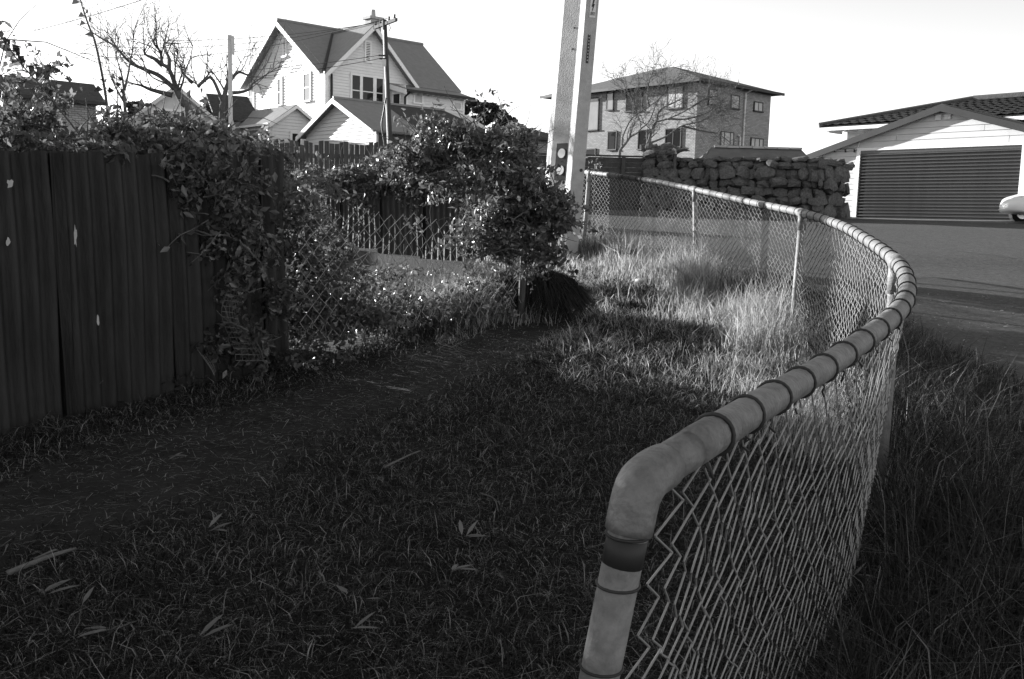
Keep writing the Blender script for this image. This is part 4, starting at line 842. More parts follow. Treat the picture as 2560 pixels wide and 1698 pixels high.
bare_tree('bare_tree', 'pale twiggy bare tree against the brick wall, left stem', [Z4(p) for p in ([(585, 1010), (600, 920), (640, 870), (690, 800)], [(610, 880), (620, 790), (690, 640), (760, 570), (880, 500), (980, 420), (1060, 330)], [(690, 800), (780, 740), (790, 650), (760, 570)], [(880, 500), (860, 380), (880, 250), (920, 140)], [(760, 570), (720, 450), (670, 360), (650, 280)], [(790, 720), (880, 640), (960, 450), (1060, 290)])], 29.5, .055, 21, 'bark_pale', 3, .9, 1.2, .08, .005, wgt=.9)
bare_tree('bare_tree', 'wide spreading bare tree against the brick wall, right stem', [Z4(p) for p in ([(830, 1010), (850, 900), (880, 820), (900, 730)], [(900, 740), (940, 660), (1060, 620), (1200, 560), (1350, 470), (1480, 380)], [(860, 870), (1050, 790), (1200, 690), (1400, 640), (1560, 560)], [(1200, 690), (1400, 740), (1560, 770), (1680, 860)], [(950, 650), (980, 540), (1100, 470), (1250, 400), (1400, 330)], [(1060, 620), (1250, 620), (1450, 560), (1560, 470)], [(1300, 500), (1420, 430), (1540, 400), (1580, 450)])], 30.2, .065, 22, 'bark_pale', 3, .95, 1.35, .05, .005, wgt=.9)
# ---- leaf masses
def cloud(blobs, per, size, outward=.7, up=.4, shell=.45):
    P = []; N = []
    for (px, py, Y, rx, ry, rz__) in blobs:
        c = at(px, py, Y); R = np.array([rx, ry, rz__]); n = int(per*(rx*rz__+ry*rz__+rx*ry)/.12*.33)
        v = unit(rng.normal(size=(n, 3))); rad = 1-shell*rng.random(n)**1.6; lump = 1+.18*np.sin(v[:, 0]*5+px)+.15*np.sin(v[:, 2]*6+py)+.12*np.sin(v[:, 1]*7+px)
        P.append(c+v*R*(rad*lump)[:, None]); N.append(v*outward+rng.normal(size=(n, 3))*.8+np.array([0, 0, up]))
    P = np.concatenate(P); N = np.concatenate(N); g = gz(P[:, 0], P[:, 1]); k = P[:, 2] > g+.005; return P[k], N[k]
def stems(blobs, n, seed, r=.006):
    r_ = random.Random(seed); mb = MB()
    for _ in range(n):
        b = r_.choice(blobs); c = at(b[0], b[1], b[2]); p = c+np.array([r_.gauss(0, b[3]*.4), r_.gauss(0, b[4]*.4), -b[5]*.3]); d = np.array([r_.gauss(0, 1), r_.gauss(0, .7), r_.uniform(.1, 1.2)]); d /= np.linalg.norm(d); P = [p]
        for i in range(5): d = d+np.array([r_.gauss(0, .25), r_.gauss(0, .25), r_.gauss(-.05, .2)]); d /= np.linalg.norm(d); P.append(P[-1]+d*b[3]*.36)
        mb.tube(P, [r*(1-.14*i) for i in range(6)], 4)
    return mb
def bush(name, label, cat, blobs, per, size, m='leaf', nst=30, seed=1, extra=None, aspect=.5, var=.5, split=4, nsprig=0):
    c = at(*blobs[0][:3]); root = thing(name, label, cat, (c[0], c[1], gz(c[0], c[1]))); r_ = random.Random(seed); fine = []
    for (px, py, Y, rx, ry, rz__) in blobs:      # break every lobe into ragged clumps
        k = FPX/Y
        for _ in range(split):
            f = r_.uniform(.42, .68); fine.append((px+r_.gauss(0, rx*.45)*k, py+r_.gauss(0, rz__*.45)*k, Y+r_.gauss(0, ry*.4), rx*f, ry*f, rz__*f*r_.uniform(.8, 1.25)))
    P, N = cloud(fine, per*.9, size)
    st = stems(blobs, nst, seed)
    SP, SN = [], []
    for _ in range(nsprig):                      # wandering shoots with leaves along them
        b = r_.choice(blobs); q = at(b[0], b[1], b[2]); d = np.array([r_.gauss(0, 1), r_.gauss(-.2, .8), r_.gauss(.35, .8)]); d /= np.linalg.norm(d); q = q+d*np.array(b[3:6])*.8; L_ = r_.uniform(.12, .38); PP = [q]
        for i in range(5): d = d+np.array([r_.gauss(0, .2), r_.gauss(0, .2), r_.gauss(-.12, .18)]); d /= np.linalg.norm(d); PP.append(PP[-1]+d*L_/5)
        st.tube(PP, [.004-.0005*i for i in range(6)], 3)
        for i in range(1, 6):
            for __ in range(2): SP.append(PP[i]+np.array([r_.gauss(0, .02) for _k in range(3)])); SN.append([r_.gauss(0, 1) for _k in range(3)])
    if SP: P = np.concatenate([P, SP]); N = np.concatenate([N, SN])
    if extra is not None: P = np.concatenate([P, extra[0]]); N = np.concatenate([N, extra[1]])
    sz = size*rng.uniform(1-var, 1+var, len(P)); link('leaves', leaf_mesh('leaves', P, N, sz, m, aspect), root, kind='stuff')
    st.build('stems', 'bark', root, kind='stuff'); return root
# creeper flopping over the near iron fence
bl_ = [(250+i*42, 366-6*math.sin(i*1.1)-(20 if 3 < i < 7 else 0), 5.45+i*.17, .2, .28, .085+.03*math.sin(i*2)**2) for i in range(9)]
bl_ += [(470, 335, 6.3, .2, .3, .1), (560, 370, 6.4, .25, .3, .13), (620, 440, 6.45, .24, .3, .2), (690, 500, 6.6, .26, .3, .24), (650, 570, 6.4, .25, .28, .3), (740, 590, 6.7, .22, .28, .24), (700, 650, 6.45, .3, .28, .3), (765, 500, 7.2, .22, .3, .14), (640, 700, 6.2, .26, .25, .28), (760, 680, 6.7, .26, .28, .24), (800, 640, 7.0, .28, .3, .28), (610, 720, 7.0, .4, .35, .4), (640, 820, 6.9, .35, .3, .3), (830, 740, 6.9, .3, .25, .22), (900, 800, 6.9, .25, .25, .12)]  # hidden lobes behind the fence end are added only to shade the track
bl_ += [(455, 440, 5.55, .12, .06, .12), (500, 470, 5.62, .14, .06, .18), (540, 440, 5.7, .16, .07, .16), (560, 560, 5.75, .14, .07, .24), (585, 680, 5.82, .13, .08, .25), (600, 470, 5.85, .16, .08, .2), (605, 800, 5.85, .13, .09, .22), (625, 600, 5.92, .15, .09, .25), (640, 880, 5.95, .15, .1, .15)]
bush('fence_creeper', 'leafy creeper spilling over the top and end of the dark iron fence', 'creeper', bl_, 1250, .05, 'leaf', 70, 31, nsprig=110)
# bush behind the fence at the left edge
bl_ = [(20, 340, 6.8, .3, .4, .14), (60, 372, 6.6, .4, .4, .1), (130, 365, 6.9, .3, .4, .1), (200, 370, 6.9, .3, .4, .09), (-60, 330, 6.8, .35, .5, .3), (90, 300, 7.0, .16, .3, .08), (-150, 330, 6.4, .5, .5, .5), (150, 262, 7.1, .12, .2, .07), (110, 215, 7.0, .1, .15, .06), (110, 180, 7.0, .1, .12, .06), (235, 385, 6.0, .16, .2, .07), (-260, 240, 5.6, .6, .6, .45), (-420, 190, 5.0, .6, .6, .55), (-620, 130, 4.5, .7, .7, .65), (-900, 60, 4.0, .7, .7, .75), (-1300, -50, 3.4, .8, .8, .8)]  # far left lobes, out of view, are added to shade the near rail
bush('bramble_bush', 'tangled bramble bush behind the iron fence at the left edge', 'bush', bl_, 640, .055, 'leaf', 60, 32, nsprig=70)
bl_ = [(300, 360, 7.4, .3, .35, .1), (400, 345, 7.6, .35, .35, .12), (500, 345, 7.8, .35, .35, .1), (420, 310, 8.2, .25, .3, .08)]
bush('broadleaf_shrub', 'broad leaved shrub poking up behind the iron fence below the bare trees', 'shrub', bl_, 260, .13, 'leaf', 40, 33, aspect=.7)
# creeper along the back iron fence, fringe hanging in front of the sheets
bl_ = [(800+i*44, 448+6*math.sin(i*1.7), 12.2-i*.14, .28, .32, .13) for i in range(10)]+[(870, 430, 12.4, .3, .3, .1), (1000, 415, 11.8, .3, .3, .16)]
n = 900; a = rng.random(n); xy = B0+(B1-B0)*a[:, None]+np.array([BD[1], -BD[0]])*rng.uniform(.03, .14, n)[:, None]; ex = np.stack([xy[:, 0], xy[:, 1], 1.78-.3*rng.random(n)**2*(1+np.sin(a*19))], 1)
bush('fence_creeper', 'creeper capping the back iron fence below the paling fence', 'creeper', bl_, 1000, .06, 'leaf', 50, 34, nsprig=60, extra=(ex, rng.normal(size=(n, 3))+np.array([.3, -.8, .2])))
# big creeper mound on the end post in front of the pole
bl_ = [(1080, 372, 9.6, .32, .4, .24), (1150, 345, 9.6, .35, .4, .22), (1230, 345, 9.5, .35, .4, .2), (1265, 400, 9.2, .3, .4, .26), (1190, 410, 9.3, .4, .4, .24), (1100, 430, 9.5, .35, .35, .2), (1250, 460, 9.0, .38, .35, .24), (1320, 485, 9.0, .26, .35, .2), (1372, 520, 9.0, .2, .3, .2), (1340, 560, 8.9, .26, .3, .28), (1370, 590, 8.8, .16, .25, .24), (1300, 530, 8.9, .26, .3, .26), (1340, 640, 8.7, .18, .25, .18), (1240, 560, 8.8, .2, .2, .24), (1190, 530, 9.0, .16, .2, .16), (1205, 600, 8.7, .2, .22, .18), (1265, 620, 8.6, .16, .2, .16), (1020, 400, 9.8, .25, .3, .18), (1210, 620, 8.6, .2, .2, .14), (1390, 545, 8.9, .14, .2, .2)]
bl_ = [(a_, b_, c_-.85, d_*.9, e_*.9, f_*.9) for a_, b_, c_, d_, e_, f_ in bl_]
bush('fence_creeper', 'large sunlit creeper mound at the end of the wire fence beside the concrete pole', 'creeper', bl_, 1250, .055, 'leaf', 110, 35, nsprig=190)
# low weeds in the gap and along the foot of the fences
bl_ = [(700+i*52, 805-i*4+14*math.sin(i*2.1), 6.6+i*.16, .26, .28, .12+.05*math.sin(i)**2) for i in range(12)]+[(745, 760, 7.0, .3, .3, .3), (850, 800, 6.8, .3, .25, .2), (690, 800, 6.6, .25, .25, .2), (860, 720, 7.6, .3, .35, .14), (960, 750, 7.8, .3, .35, .06), (1060, 760, 8.0, .3, .35, .06), (1150, 740, 8.2, .3, .3, .14), (1000, 690, 9.2, .5, .4, .1), (850, 690, 9.4, .5, .4, .14)]
bush('weed_patch', 'low leafy weeds growing through the sagging wire panel', 'weeds', bl_, 480, .05, 'leaf', 30, 36, nsprig=80)
bl_ = [(120+i*64, 1040-i*17, 5.0+i*.17, .18, .15, .05) for i in range(9)]+[(560, 900, 5.9, .25, .2, .14), (640, 840, 6.1, .28, .2, .18), (720, 880, 6.1, .25, .2, .1), (520, 960, 5.7, .2, .2, .06), (800, 900, 6.3, .25, .2, .07)]
bush('ground_ivy', 'dark ground ivy along the foot of the rusty iron fence', 'ivy', bl_, 520, .045, 'leaf_dark', 10, 37)
# ---- bramble canes against the sky
def cane(label, pts, Y, r, leafpts, lsize, seed, name='bramble_cane'):
    P = catmull([at(x, y, Y) for x, y in pts], 6); g = float(G(Y)); root = thing(name, label, 'cane', (P[0][0], P[0][1], g)); N = len(P)
    P = np.concatenate([[[P[0][0]+.05, Y, g-.05]], P]); MB().tube(P, [r*(1-.6*i/N) for i in range(N+1)], 6).build('stem', 'bark', root, True)
    for i, (x, y) in enumerate(leafpts):
        q = at(x, y, Y-.02); k = np.argmin(np.linalg.norm(P-q, axis=1)); d = Vector(q-P[k]); d = d if d.length > .01 else Vector((.03, 0, .01)); L_ = lsize*random.uniform(.8, 1.2); tip = Vector(q)+d.normalized()*L_*.5; w_ = d.cross(Vector((random.uniform(-.4, .4), -1, random.uniform(-.5, .5)))).normalized()*L_*.3; mid = Vector(q)
        f_ = Vector((0, -.012, .012)); mb = MB(); b_ = Vector(q)-d.normalized()*L_*.4; mb.poly([b_, mid+w_+f_, tip]); mb.poly([b_, tip, mid-w_+f_]); mb.tube([Vector(P[k]), b_], .0018, 3); mb.build('leaf', 'leaf_dark', root)
    return root
cane('tall bramble cane rising out of the hedge to the top edge of the picture', [(282, 360), (276, 320), (268, 270), (262, 225), (250, 160), (236, 100), (222, 65), (210, 30), (199, -8)], 5.9, .011, [(191, 8), (217, 33), (205, 42), (225, 53), (208, 62), (224, 90), (254, 202), (262, 205), (277, 230), (248, 227), (208, 15)], .055, 1)
cane('short thin cane just right of the tall bramble cane', [(296, 350), (294, 300), (293, 250), (292, 205), (290, 172)], 6.1, .006, [(298, 215), (304, 232), (300, 270), (285, 195), (289, 185), (302, 200)], .055, 2)
cane('arching bramble spray with pointed leaves at the far left', [(225, 372), (170, 300), (110, 225), (70, 180), (40, 145), (15, 112), (-6, 100)], 6.3, .007, [(4, 89), (14, 103), (5, 110), (24, 112), (18, 125), (40, 124), (45, 132), (48, 140), (33, 140), (38, 155), (56, 152), (62, 160), (68, 170), (80, 175), (95, 192), (100, 180), (120, 175), (132, 178), (118, 190)], .075, 3)
# sprout growing through the far post of the pipe fence
q = at(1487, 424, 13.4); spt = thing('weed_sprout', 'small leafy sprout on top of the far fence post', 'sprout', (q[0], q[1], gz(q[0], q[1])))
mb = MB().tube([(q[0], q[1]-.05, gz(q[0], q[1])), q, q+np.array([.02, 0, .12])], .005, 4).build('stem', 'bark', spt)
P = q+rng.normal(size=(34, 3))*np.array([.07, .05, .06])+np.array([0, 0, .05]); link('leaves', leaf_mesh('sprout', P, rng.normal(size=(34, 3)), rng.uniform(.04, .08, 34), 'leaf', .4), spt, kind='stuff')
# wooden stump post inside the creeper mound
q = at(1287, 470, 9.9); stp = thing('timber_post', 'short sunlit timber post standing in the creeper mound', 'post', (q[0], q[1], gz(q[0], q[1])))
zt = at(1287, 362, 9.9)[2]; MB().prism([(q[0]-.07, q[1]-.06, gz(q[0], q[1])-.1), (q[0]+.07, q[1]-.06, gz(q[0], q[1])-.1), (q[0]+.07, q[1]+.06, gz(q[0], q[1])-.1), (q[0]-.07, q[1]+.06, gz(q[0], q[1])-.1)], (.0, 0, zt-gz(q[0], q[1])+.1)).build('post', 'old_timber', stp)
MB().box((q[0]-.08, q[1]-.07, zt), (q[0]+.08, q[1]+.07, zt+.02)).build('post_cap', 'old_timber', stp)
# garden plant with strap leaves over the stone wall
q = at(1845, 375, 26.0); q = at(1848, 372, 25.9); ag = thing('strap_plant', 'pale strap leaved plant above the stone wall near the pillar', 'plant', (at(1685, 380, 26)[0], 26.0, float(G(26)))); mb = MB(); c = at(1688, 386, 26)
for i in range(9):
    a = -1.1+i*.28; P = [c+np.array([math.sin(a)*.35*t, .1*math.cos(i), .32*t-.2*t*t]) for t in (0, .4, .8, 1.2)]; mb.tube(P, [.03, .045, .035, .008], 4)
mb.build('leaves', 'grass_tall', ag, kind='stuff'); MB().tube([(c[0], 26.0, G(26)), c], .05, 6).build('stem', 'bark', ag)
# ---- evergreen trees behind
def evergreen(label, px, pyt, pyb, Y, wpx, seed):
    r_ = random.Random(seed); t0 = at(px, pyt, Y); b0 = at(px, pyb, Y); g = float(G(Y)); root = thing('evergreen_tree', label, 'tree', (b0[0], Y, g), 'dark evergreens behind the white house'); Hh = t0[2]-b0[2]; R = wpx/2/FPX*Y
    tr = MB().tube([(b0[0], Y, g-.2), (b0[0]+.1, Y, b0[2]), (b0[0], Y, t0[2]-Hh*.2)], [.3, .22, .06], 7); P = []; N = []
    for k in range(26):
        a = r_.uniform(0, 6.28); f_ = r_.uniform(.05, .95); rr_ = R*r_.uniform(.25, 1)*(1-.45*f_); c = np.array([b0[0]+rr_*math.cos(a), Y+rr_*math.sin(a)*.8, b0[2]+Hh*f_]); s_ = R*r_.uniform(.18, .34); tr.tube([(b0[0], Y, c[2]-.6*s_), c], [.06, .02], 4)
        n = 260; v = unit(rng.normal(size=(n, 3))); P.append(c+v*np.array([s_*1.3, s_*1.2, s_*.55])*(rng.random(n)**.4)[:, None]); N.append(v+rng.normal(size=(n, 3))*.5)
    tr.build('trunk', 'bark', root); P = np.concatenate(P); link('crown', leaf_mesh('crown', P, np.concatenate(N), rng.uniform(.2, .45, len(P)), 'fir', .5), root, kind='stuff')
evergreen('dark spreading evergreen just right of the white house', 1205, 250, 345, 75, 120, 1)
evergreen('smaller dark evergreen between the house and the concrete pole', 1262, 288, 350, 70, 70, 2)
evergreen('dark evergreen top half hidden behind the house wing', 1150, 262, 345, 80, 70, 3)
evergreen('small dark conifer between the far house and the bare tree', 338, 258, 310, 60, 60, 4)
# ================================================================ GRASS (uncountable)
TRK = np.array([gnd(-200, 1330)[:2], gnd(150, 1260)[:2], gnd(500, 1130)[:2], gnd(850, 1000)[:2], gnd(1150, 900)[:2], gnd(1350, 815)[:2], gnd(1430, 745)[:2], gnd(1330, 690)[:2]])
def trk(x, y):       # distance to the trodden track
    d = np.full(np.shape(x), 9.0)
    for a, b_ in zip(TRK[:-1], TRK[1:]):
        ab = b_-a; t_ = np.clip(((x-a[0])*ab[0]+(y-a[1])*ab[1])/(ab@ab), 0, 1); d = np.minimum(d, np.hypot(x-a[0]-ab[0]*t_, y-a[1]-ab[1]*t_))
    return d
def left_line(y): return FA[0]+(y-FA[1])*FD[0]/FD[1]
def scatter(n, x0, x1, y0, y1, pw=1.0):
    x = rng.uniform(x0, x1, n); y = y0+(y1-y0)*rng.random(n)**pw; return x, y
def in_view(x, y, pad=.4):
    v = np.stack([x, y, G(y)], 1)-EYE; w_ = v@FW; u_ = (v@RT)/w_*FPX/1280; t_ = (v@UP)/w_*FPX/849; return (w_ > .5) & (np.abs(u_) < 1+pad) & (t_ > -1-pad*2.5)
# short lawn
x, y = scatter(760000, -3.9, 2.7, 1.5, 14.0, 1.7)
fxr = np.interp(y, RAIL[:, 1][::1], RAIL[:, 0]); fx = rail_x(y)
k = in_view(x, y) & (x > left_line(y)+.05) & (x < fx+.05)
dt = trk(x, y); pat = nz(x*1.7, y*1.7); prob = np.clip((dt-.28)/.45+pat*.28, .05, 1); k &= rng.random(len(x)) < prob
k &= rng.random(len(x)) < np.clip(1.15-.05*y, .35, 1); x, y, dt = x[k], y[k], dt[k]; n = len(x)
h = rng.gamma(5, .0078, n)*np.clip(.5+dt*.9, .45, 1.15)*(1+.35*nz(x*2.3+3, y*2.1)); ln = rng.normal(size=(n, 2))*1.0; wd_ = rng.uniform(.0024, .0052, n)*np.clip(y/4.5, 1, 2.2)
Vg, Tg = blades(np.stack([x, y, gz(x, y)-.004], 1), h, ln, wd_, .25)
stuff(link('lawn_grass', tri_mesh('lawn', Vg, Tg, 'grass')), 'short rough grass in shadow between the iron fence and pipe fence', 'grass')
print('lawn', n)
# dry straw lying on track and lawn
x, y = scatter(58000, -3.8, 2.6, 1.5, 13.0, 1.5); k = in_view(x, y) & (x > left_line(y)+.1) & (x < rail_x(y)); x, y = x[k], y[k]; n = len(x); a = rng.uniform(0, 6.28, n); L_ = rng.gamma(3, .014, n)+.012; dr_ = np.stack([np.cos(a), np.sin(a), rng.normal(size=n)*.12], 1); c = np.stack([x, y, gz(x, y)+rng.uniform(.004, .03, n)], 1); wv = np.stack([-np.sin(a), np.cos(a), np.zeros(n)], 1)*rng.uniform(.0008, .0018, n)[:, None]*np.clip(y/4, 1, 2.5)[:, None]
Vs = np.stack([c-dr_*L_[:, None]/2-wv, c-dr_*L_[:, None]/2+wv, c+dr_*L_[:, None]/2], 1).reshape(-1, 3); Ts = np.arange(3*n).reshape(-1, 3)
stuff(link('straw_litter', tri_mesh('straw', Vs, Ts, 'straw')), 'dry straw and clippings scattered over the track and lawn', 'litter')
# tall bleached grass at the foot of the pipe fence (inside)
S = rng.uniform(3.6, TOT-.3, 42000); q = np.stack([np.interp(S, RL, RAIL[:, j]) for j in range(3)], 1); Tn = np.stack([np.interp(S, RL, T_[:, 0]), np.interp(S, RL, T_[:, 1])], 1); Nn = np.stack([Tn[:, 1], -Tn[:, 0]], 1)
o_ = -np.abs(rng.normal(size=len(S)))*.34+rng.normal(size=len(S))*.06; xy = q[:, :2]+Nn*o_[:, None]; x, y = xy[:, 0], xy[:, 1]
clump = .5+.5*np.sin(S*2.3+np.sin(S*5.1)*1.2+o_*6); k = rng.random(len(S)) < .25+.75*clump; x, y, S, o_, clump = x[k], y[k], S[k], o_[k], clump[k]; n = len(x)
h = rng.gamma(6, .045, n)*(.55+.7*clump)*np.clip(1+o_*.9, .35, 1); h *= np.interp(S, [3.5, 5.0, 7, 10, 12, 15], [.35, .8, 1.15, 1.15, .9, .95]); ln = rng.normal(size=(n, 2))*.32+np.array([.05, -.03]); 
Vg, Tg = blades(np.stack([x, y, gz(x, y)-.01], 1), h, ln, rng.uniform(.003, .008, n)*np.clip(y/7, .8, 1.6), .3)
stuff(link('tall_dry_grass', tri_mesh('tall', Vg, Tg, 'grass_tall')), 'tall bleached grass glowing in the sun along the pipe fence', 'grass')
# lit tussocky turf between the creeper and the fence
x, y = scatter(45000, -.8, 2.3, 6.0, 13.4); k = (x < rail_x(y)-.1) & (x > -.6+.0*y) & (trk(x, y) > .25) & (rng.random(len(x)) < .45+.55*nz(x*3, y*3)) & in_view(x, y) & ((y > 7.2) | (x > .3)); x, y = x[k], y[k]; n = len(x)
Vg, Tg = blades(np.stack([x, y, gz(x, y)-.005], 1), rng.gamma(5, .014, n), rng.normal(size=(n, 2))*.8, rng.uniform(.003, .006, n)*1.3, .2)
stuff(link('pale_turf', tri_mesh('turf', Vg, Tg, 'grass_tall')), 'pale trampled turf catching the low sun near the pole', 'grass')
# long rank grass of the verge outside the fence
S = rng.uniform(-.6, 9.0, 90000); q = np.stack([np.interp(S, RL, RAIL[:, j]) for j in range(3)], 1); Tn = np.stack([np.interp(S, RL, T_[:, 0]), np.interp(S, RL, T_[:, 1])], 1); Nn = np.stack([Tn[:, 1], -Tn[:, 0]], 1)
q[:, :2] += Tn*np.minimum(S, 0)[:, None]; o_ = rng.uniform(.0, 1.45, len(S))**.9; xy = q[:, :2]+Nn*o_[:, None]; x, y = xy[:, 0], xy[:, 1]
k = in_view(x, y, .3) & (rng.random(len(x)) < np.clip((1.4-o_)*1.2, .12, 1)) & (y > 1.4); x, y, o_ = x[k], y[k], o_[k]; n = len(x)
h = (rng.gamma(5, .045, n)+.03)*np.clip(1.35-o_*.75, .25, 1.1); ln = rng.normal(size=(n, 2))*.6+np.array([.1, -.05])
Vg, Tg = blades(np.stack([x, y, gz(x, y)-.01], 1), h, ln, rng.uniform(.003, .006, n), .4)
stuff(link('verge_grass', tri_mesh('verge', Vg, Tg, 'grass_verge')), 'long dark rank grass on the road side of the pipe fence', 'grass')
S = rng.uniform(3, TOT-.5, 16000); q = np.stack([np.interp(S, RL, RAIL[:, j]) for j in range(3)], 1); Tn = np.stack([np.interp(S, RL, T_[:, 0]), np.interp(S, RL, T_[:, 1])], 1); Nn = np.stack([Tn[:, 1], -Tn[:, 0]], 1); o_ = np.abs(rng.normal(size=len(S)))*.3; xy = q[:, :2]+Nn*o_[:, None]; n = len(S)
Vg, Tg = blades(np.stack([xy[:, 0], xy[:, 1], gz(xy[:, 0], xy[:, 1])-.01], 1), rng.gamma(5, .03, n), rng.normal(size=(n, 2))*.5, rng.uniform(.003, .006, n)*1.2, .3)
stuff(link('kerbside_grass', tri_mesh('kerbside', Vg, Tg, 'grass_tall')), 'thin dry grass between the pipe fence and the asphalt', 'grass')
# tall grass tufts in the gap, in front of the back iron fence
bl_g = [(1130, 720, 8.3, 900, .5), (1200, 690, 8.6, 900, .42), (950, 720, 8.0, 700, .28), (1060, 760, 7.6, 500, .3), (1260, 700, 8.5, 1500, .35)]
for i, (px, py, Y, n, hh) in enumerate(bl_g):
    c = at(px, py, Y); x = c[0]+rng.normal(size=n)*.2; y = Y+rng.normal(size=n)*.16; r = np.hypot(x-c[0], y-Y); Vg, Tg = blades(np.stack([x, y, gz(x, y)], 1), hh*rng.uniform(.4, 1.1, n)*np.clip(1.1-r, .4, 1), rng.normal(size=(n, 2))*.4, rng.uniform(.004, .007, n), .4)
    lab_ = ('tall pale grass tussock right behind the sagging mesh', 'grass tussock left of the square netting', 'small grass tussock at the left of the sagging mesh', 'short grass tussock low in the sagging mesh', 'grass tussock at the foot of the creeper post')[i]; tk = thing('grass_tussock', lab_, 'tussock', (c[0], Y, gz(c[0], Y)), 'grass tussocks in the weedy gap'); link('blades', tri_mesh('tussock', Vg, Tg, 'grass_verge' if i in (2, 3) else 'grass_tall'), tk, kind='stuff')
# rough weeds covering the ground of the gap behind the sagging panel
x, y = scatter(26000, -3.4, .2, 6.6, 12.4); k = in_view(x, y, .3) & (x > left_line(y)) & (trk(x, y) > .5); x, y = x[k], y[k]; n = len(x)
Vg, Tg = blades(np.stack([x, y, gz(x, y)-.01], 1), rng.gamma(5, .02, n)*(1+.5*nz(x*3, y*2)), rng.normal(size=(n, 2))*.7, rng.uniform(.004, .009, n), .35)
stuff(link('gap_weeds', tri_mesh('gapweeds', Vg, Tg, 'grass_verge')), 'rough dark grass covering the weedy gap behind the sagging panel', 'grass')
# pale leaf flakes blown onto the asphalt
n = 420; fx_ = rng.uniform(2240, 2640, n); fy_ = rng.uniform(740, 1010, n); Pf = np.array([gnd(a, b_) for a, b_ in zip(fx_, fy_)]); Pf[:, 2] = G(Pf[:, 1])+.02; k = inside(Pf[:, 0], Pf[:, 1]); Pf = Pf[k]
stuff(link('leaf_flakes', leaf_mesh('flakes', Pf, np.tile([0., 0, 1], (len(Pf), 1))+rng.normal(size=(len(Pf), 3))*.15, rng.uniform(.012, .05, len(Pf)), 'straw', .3, droop=0)), 'pale leaf flakes and twigs blown onto the asphalt edge', 'litter')
# dark drooping grass mound
c = gnd(1325, 800); n = 9000; a = rng.uniform(0, 6.28, n); r = rng.random(n)**.6; P = np.stack([c[0]+.02+.44*r*np.cos(a), c[1]+.22+.28*r*np.sin(a), np.zeros(n)], 1); P[:, 2] = gz(P[:, 0], P[:, 1])+.34*np.sqrt(np.clip(1-r**2, 0, 1))
ln = np.stack([np.cos(a), np.sin(a)], 1)*(1.2*r+.2)[:, None]+rng.normal(size=(n, 2))*.25
Vg, Tg = blades(P, rng.uniform(.06, .2, n), ln, rng.uniform(.004, .008, n), 1.1); md = thing('grass_mound', 'dark drooping grass mound beside the trodden track', 'grass mound', c); link('blades', tri_mesh('mound', Vg, Tg, 'grass_mound'), md, kind='stuff')
mm = MB()
for j in range(7):
    for i in range(16): aa = i/16*6.283; rj = j/6; mm.v.append((c[0]+.02+.37*math.cos(aa)*math.sqrt(max(1-rj**2, 0))**1.0, c[1]+.22+.29*math.sin(aa)*math.sqrt(max(1-rj**2, 0)), gz(c[0], c[1])-.04+.35*rj))
mm.f = [(j*16+i, j*16+(i+1) % 16, (j+1)*16+(i+1) % 16, (j+1)*16+i) for j in range(6) for i in range(16)]; mm.build('earth_core', 'soil', md, True)
# strap leaved clump by the pole
c = at(1565, 585, 12.0); n = 90; Vg, Tg = blades(np.stack([c[0]+rng.normal(size=n)*.07, 12.0+rng.normal(size=n)*.07, np.full(n, gz(c[0], 12.0))], 1), rng.uniform(.25, .5, n), rng.normal(size=(n, 2))*.7, rng.uniform(.012, .02, n), .5)
tag(link('strap_leaf_clump', tri_mesh('strap', Vg, Tg, 'leaf')), 'spiky strap leaf clump right of the concrete pole base', 'plant')
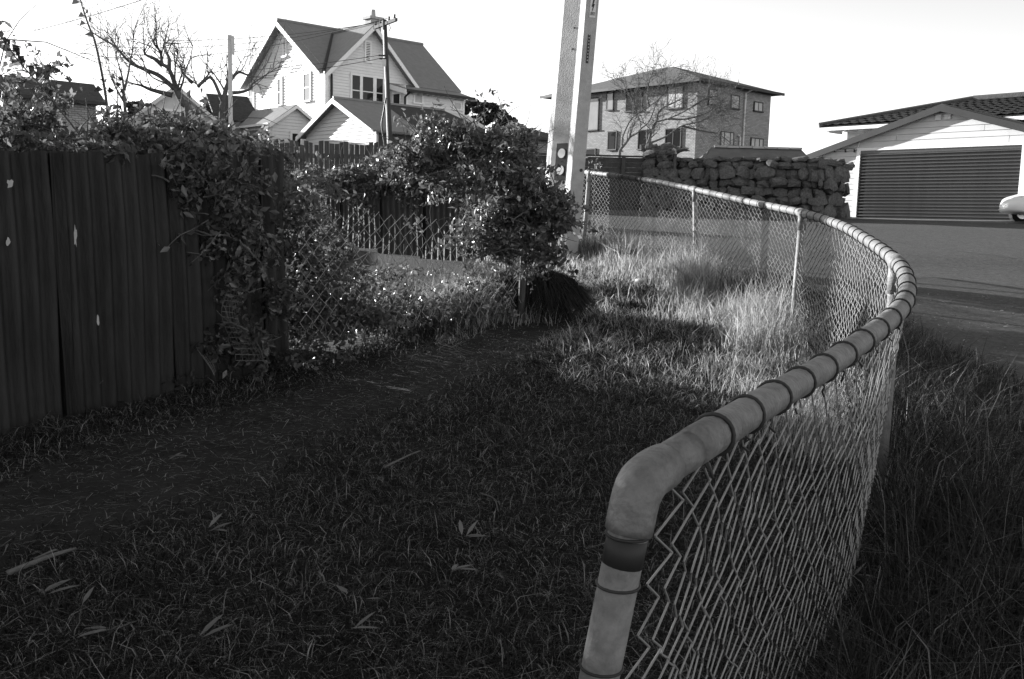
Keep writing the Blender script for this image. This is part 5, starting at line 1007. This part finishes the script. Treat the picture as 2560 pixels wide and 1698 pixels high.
# ================================================================ FALLEN LEAVES, STICKS, RUBBISH
def leaflet(mb, b_, tip, w_):
    b_ = Vector(b_); tip = Vector(tip); d = tip-b_; s_ = d.cross(Vector((0, 0, 1))).normalized()*w_; m1 = b_+d*.35; m2 = b_+d*.7; u = Vector((0, 0, w_*.35)); k = len(mb.v)
    mb.v += [tuple(v) for v in (b_, m1+s_+u, m2+s_*.75+u, tip, m2-s_*.75+u, m1-s_+u, m1, m2)]; mb.f += [(k, k+1, k+6), (k+1, k+2, k+7, k+6), (k+2, k+3, k+7), (k, k+6, k+5), (k+6, k+7, k+4, k+5), (k+7, k+3, k+4)]
FLV = [((275, 1620), 'five fingered dry leaf near the bottom left corner', 5, .13, -1.6), ((525, 1360), 'pale dry leaf spray lying left of centre on the lawn', 3, .12, .5), ((1160, 1380), 'upper dry leaf spray right of centre on the lawn', 4, .11, .6), ((1130, 1465), 'pale forked dry leaf just below the upper spray', 4, .12, .2), ((870, 1540), 'single long dry leaf blade standing on the lawn', 1, .15, 2.1), ((880, 1615), 'pair of dry leaflets below the long blade', 2, .11, .4), ((110, 1530), 'split dry leaf near the left edge of the lawn', 2, .13, .9), ((208, 1560), 'small upright dry leaflet beside the split leaf', 1, .08, 1.4), ((420, 1180), 'little curled leaf spray on the bare track', 3, .1, .3), ((150, 1098), 'pale dry leaf at the foot of the rusty fence', 3, .15, -1.0), ((500, 1640), 'slim dry leaf low on the left lawn', 2, .13, .6), ((1420, 1270), 'small dry leaf left of the fence elbow', 2, .07, -.6), ((780, 790), 'pale broad leaf hanging in the dark weeds', 3, .14, -.5), ((2140, 1480), 'dry leaf caught in the verge grass', 2, .09, .2), ((918, 1545), 'blunt dry leaflet right of the long blade', 1, .09, -.8), ((760, 1020), 'small dry leaf at the edge of the ivy', 2, .08, 0)]
for (px, py), lab, n, L_, a0 in FLV:
    c = gnd(px, py)+np.array([0, 0, .058]); mb = MB()
    for i in range(n):
        a = a0+(i-(n-1)/2)*.75+random.uniform(-.15, .15); l_ = L_*random.uniform(.6, .95); leaflet(mb, c+rng.normal(size=3)*.006, c+np.array([math.cos(a)*l_, math.sin(a)*l_, random.uniform(-.008, .05)]), l_*random.uniform(.09, .14))
    for v_ in range(0): pass
    tag(mb.build('fallen_leaf', 'leaf_dry', smooth=True), lab, 'leaf', 'dry leaves fallen on the grass')
def stick(lab, a, b_, r):
    A = gnd(*a)+np.array([0, 0, .03]); B = gnd(*b_)+np.array([0, 0, .035]); mid = (A+B)/2+np.array([.02, .01, .012]); tag(MB().tube(catmull([A, mid, B], 6), [r*(1-.04*i) for i in range(13)], 6).build('stick', 'bark_pale', smooth=True), lab, 'stick', 'fallen sticks')
stick('long pale stick lying by the left edge of the lawn', (18, 1455), (190, 1395), .011); stick('shorter twig beside the long pale stick', (85, 1420), (145, 1400), .006); stick('thin dry twig on the lawn in mid picture', (960, 1185), (1050, 1145), .006); stick('fine twig left of the fence elbow', (1200, 1250), (1245, 1300), .004)
stick('bright stalk lying against the tall grass', (2030, 785), (2060, 765), .006)
q = gnd(1600, 712); tag(MB().hexa([(q[0]-.06, q[1]-.03, q[2]+.02), (q[0]+.06, q[1]-.05, q[2]+.03), (q[0]+.06, q[1]+.02, q[2]+.03), (q[0]-.05, q[1]+.04, q[2]+.02), (q[0]-.055, q[1]-.025, q[2]+.06), (q[0]+.06, q[1]-.04, q[2]+.085), (q[0]+.05, q[1]+.02, q[2]+.08), (q[0]-.05, q[1]+.03, q[2]+.055)]).build('litter_cup', 'white_panel', smooth=True), 'pale crushed cup on the sunlit turf', 'litter')
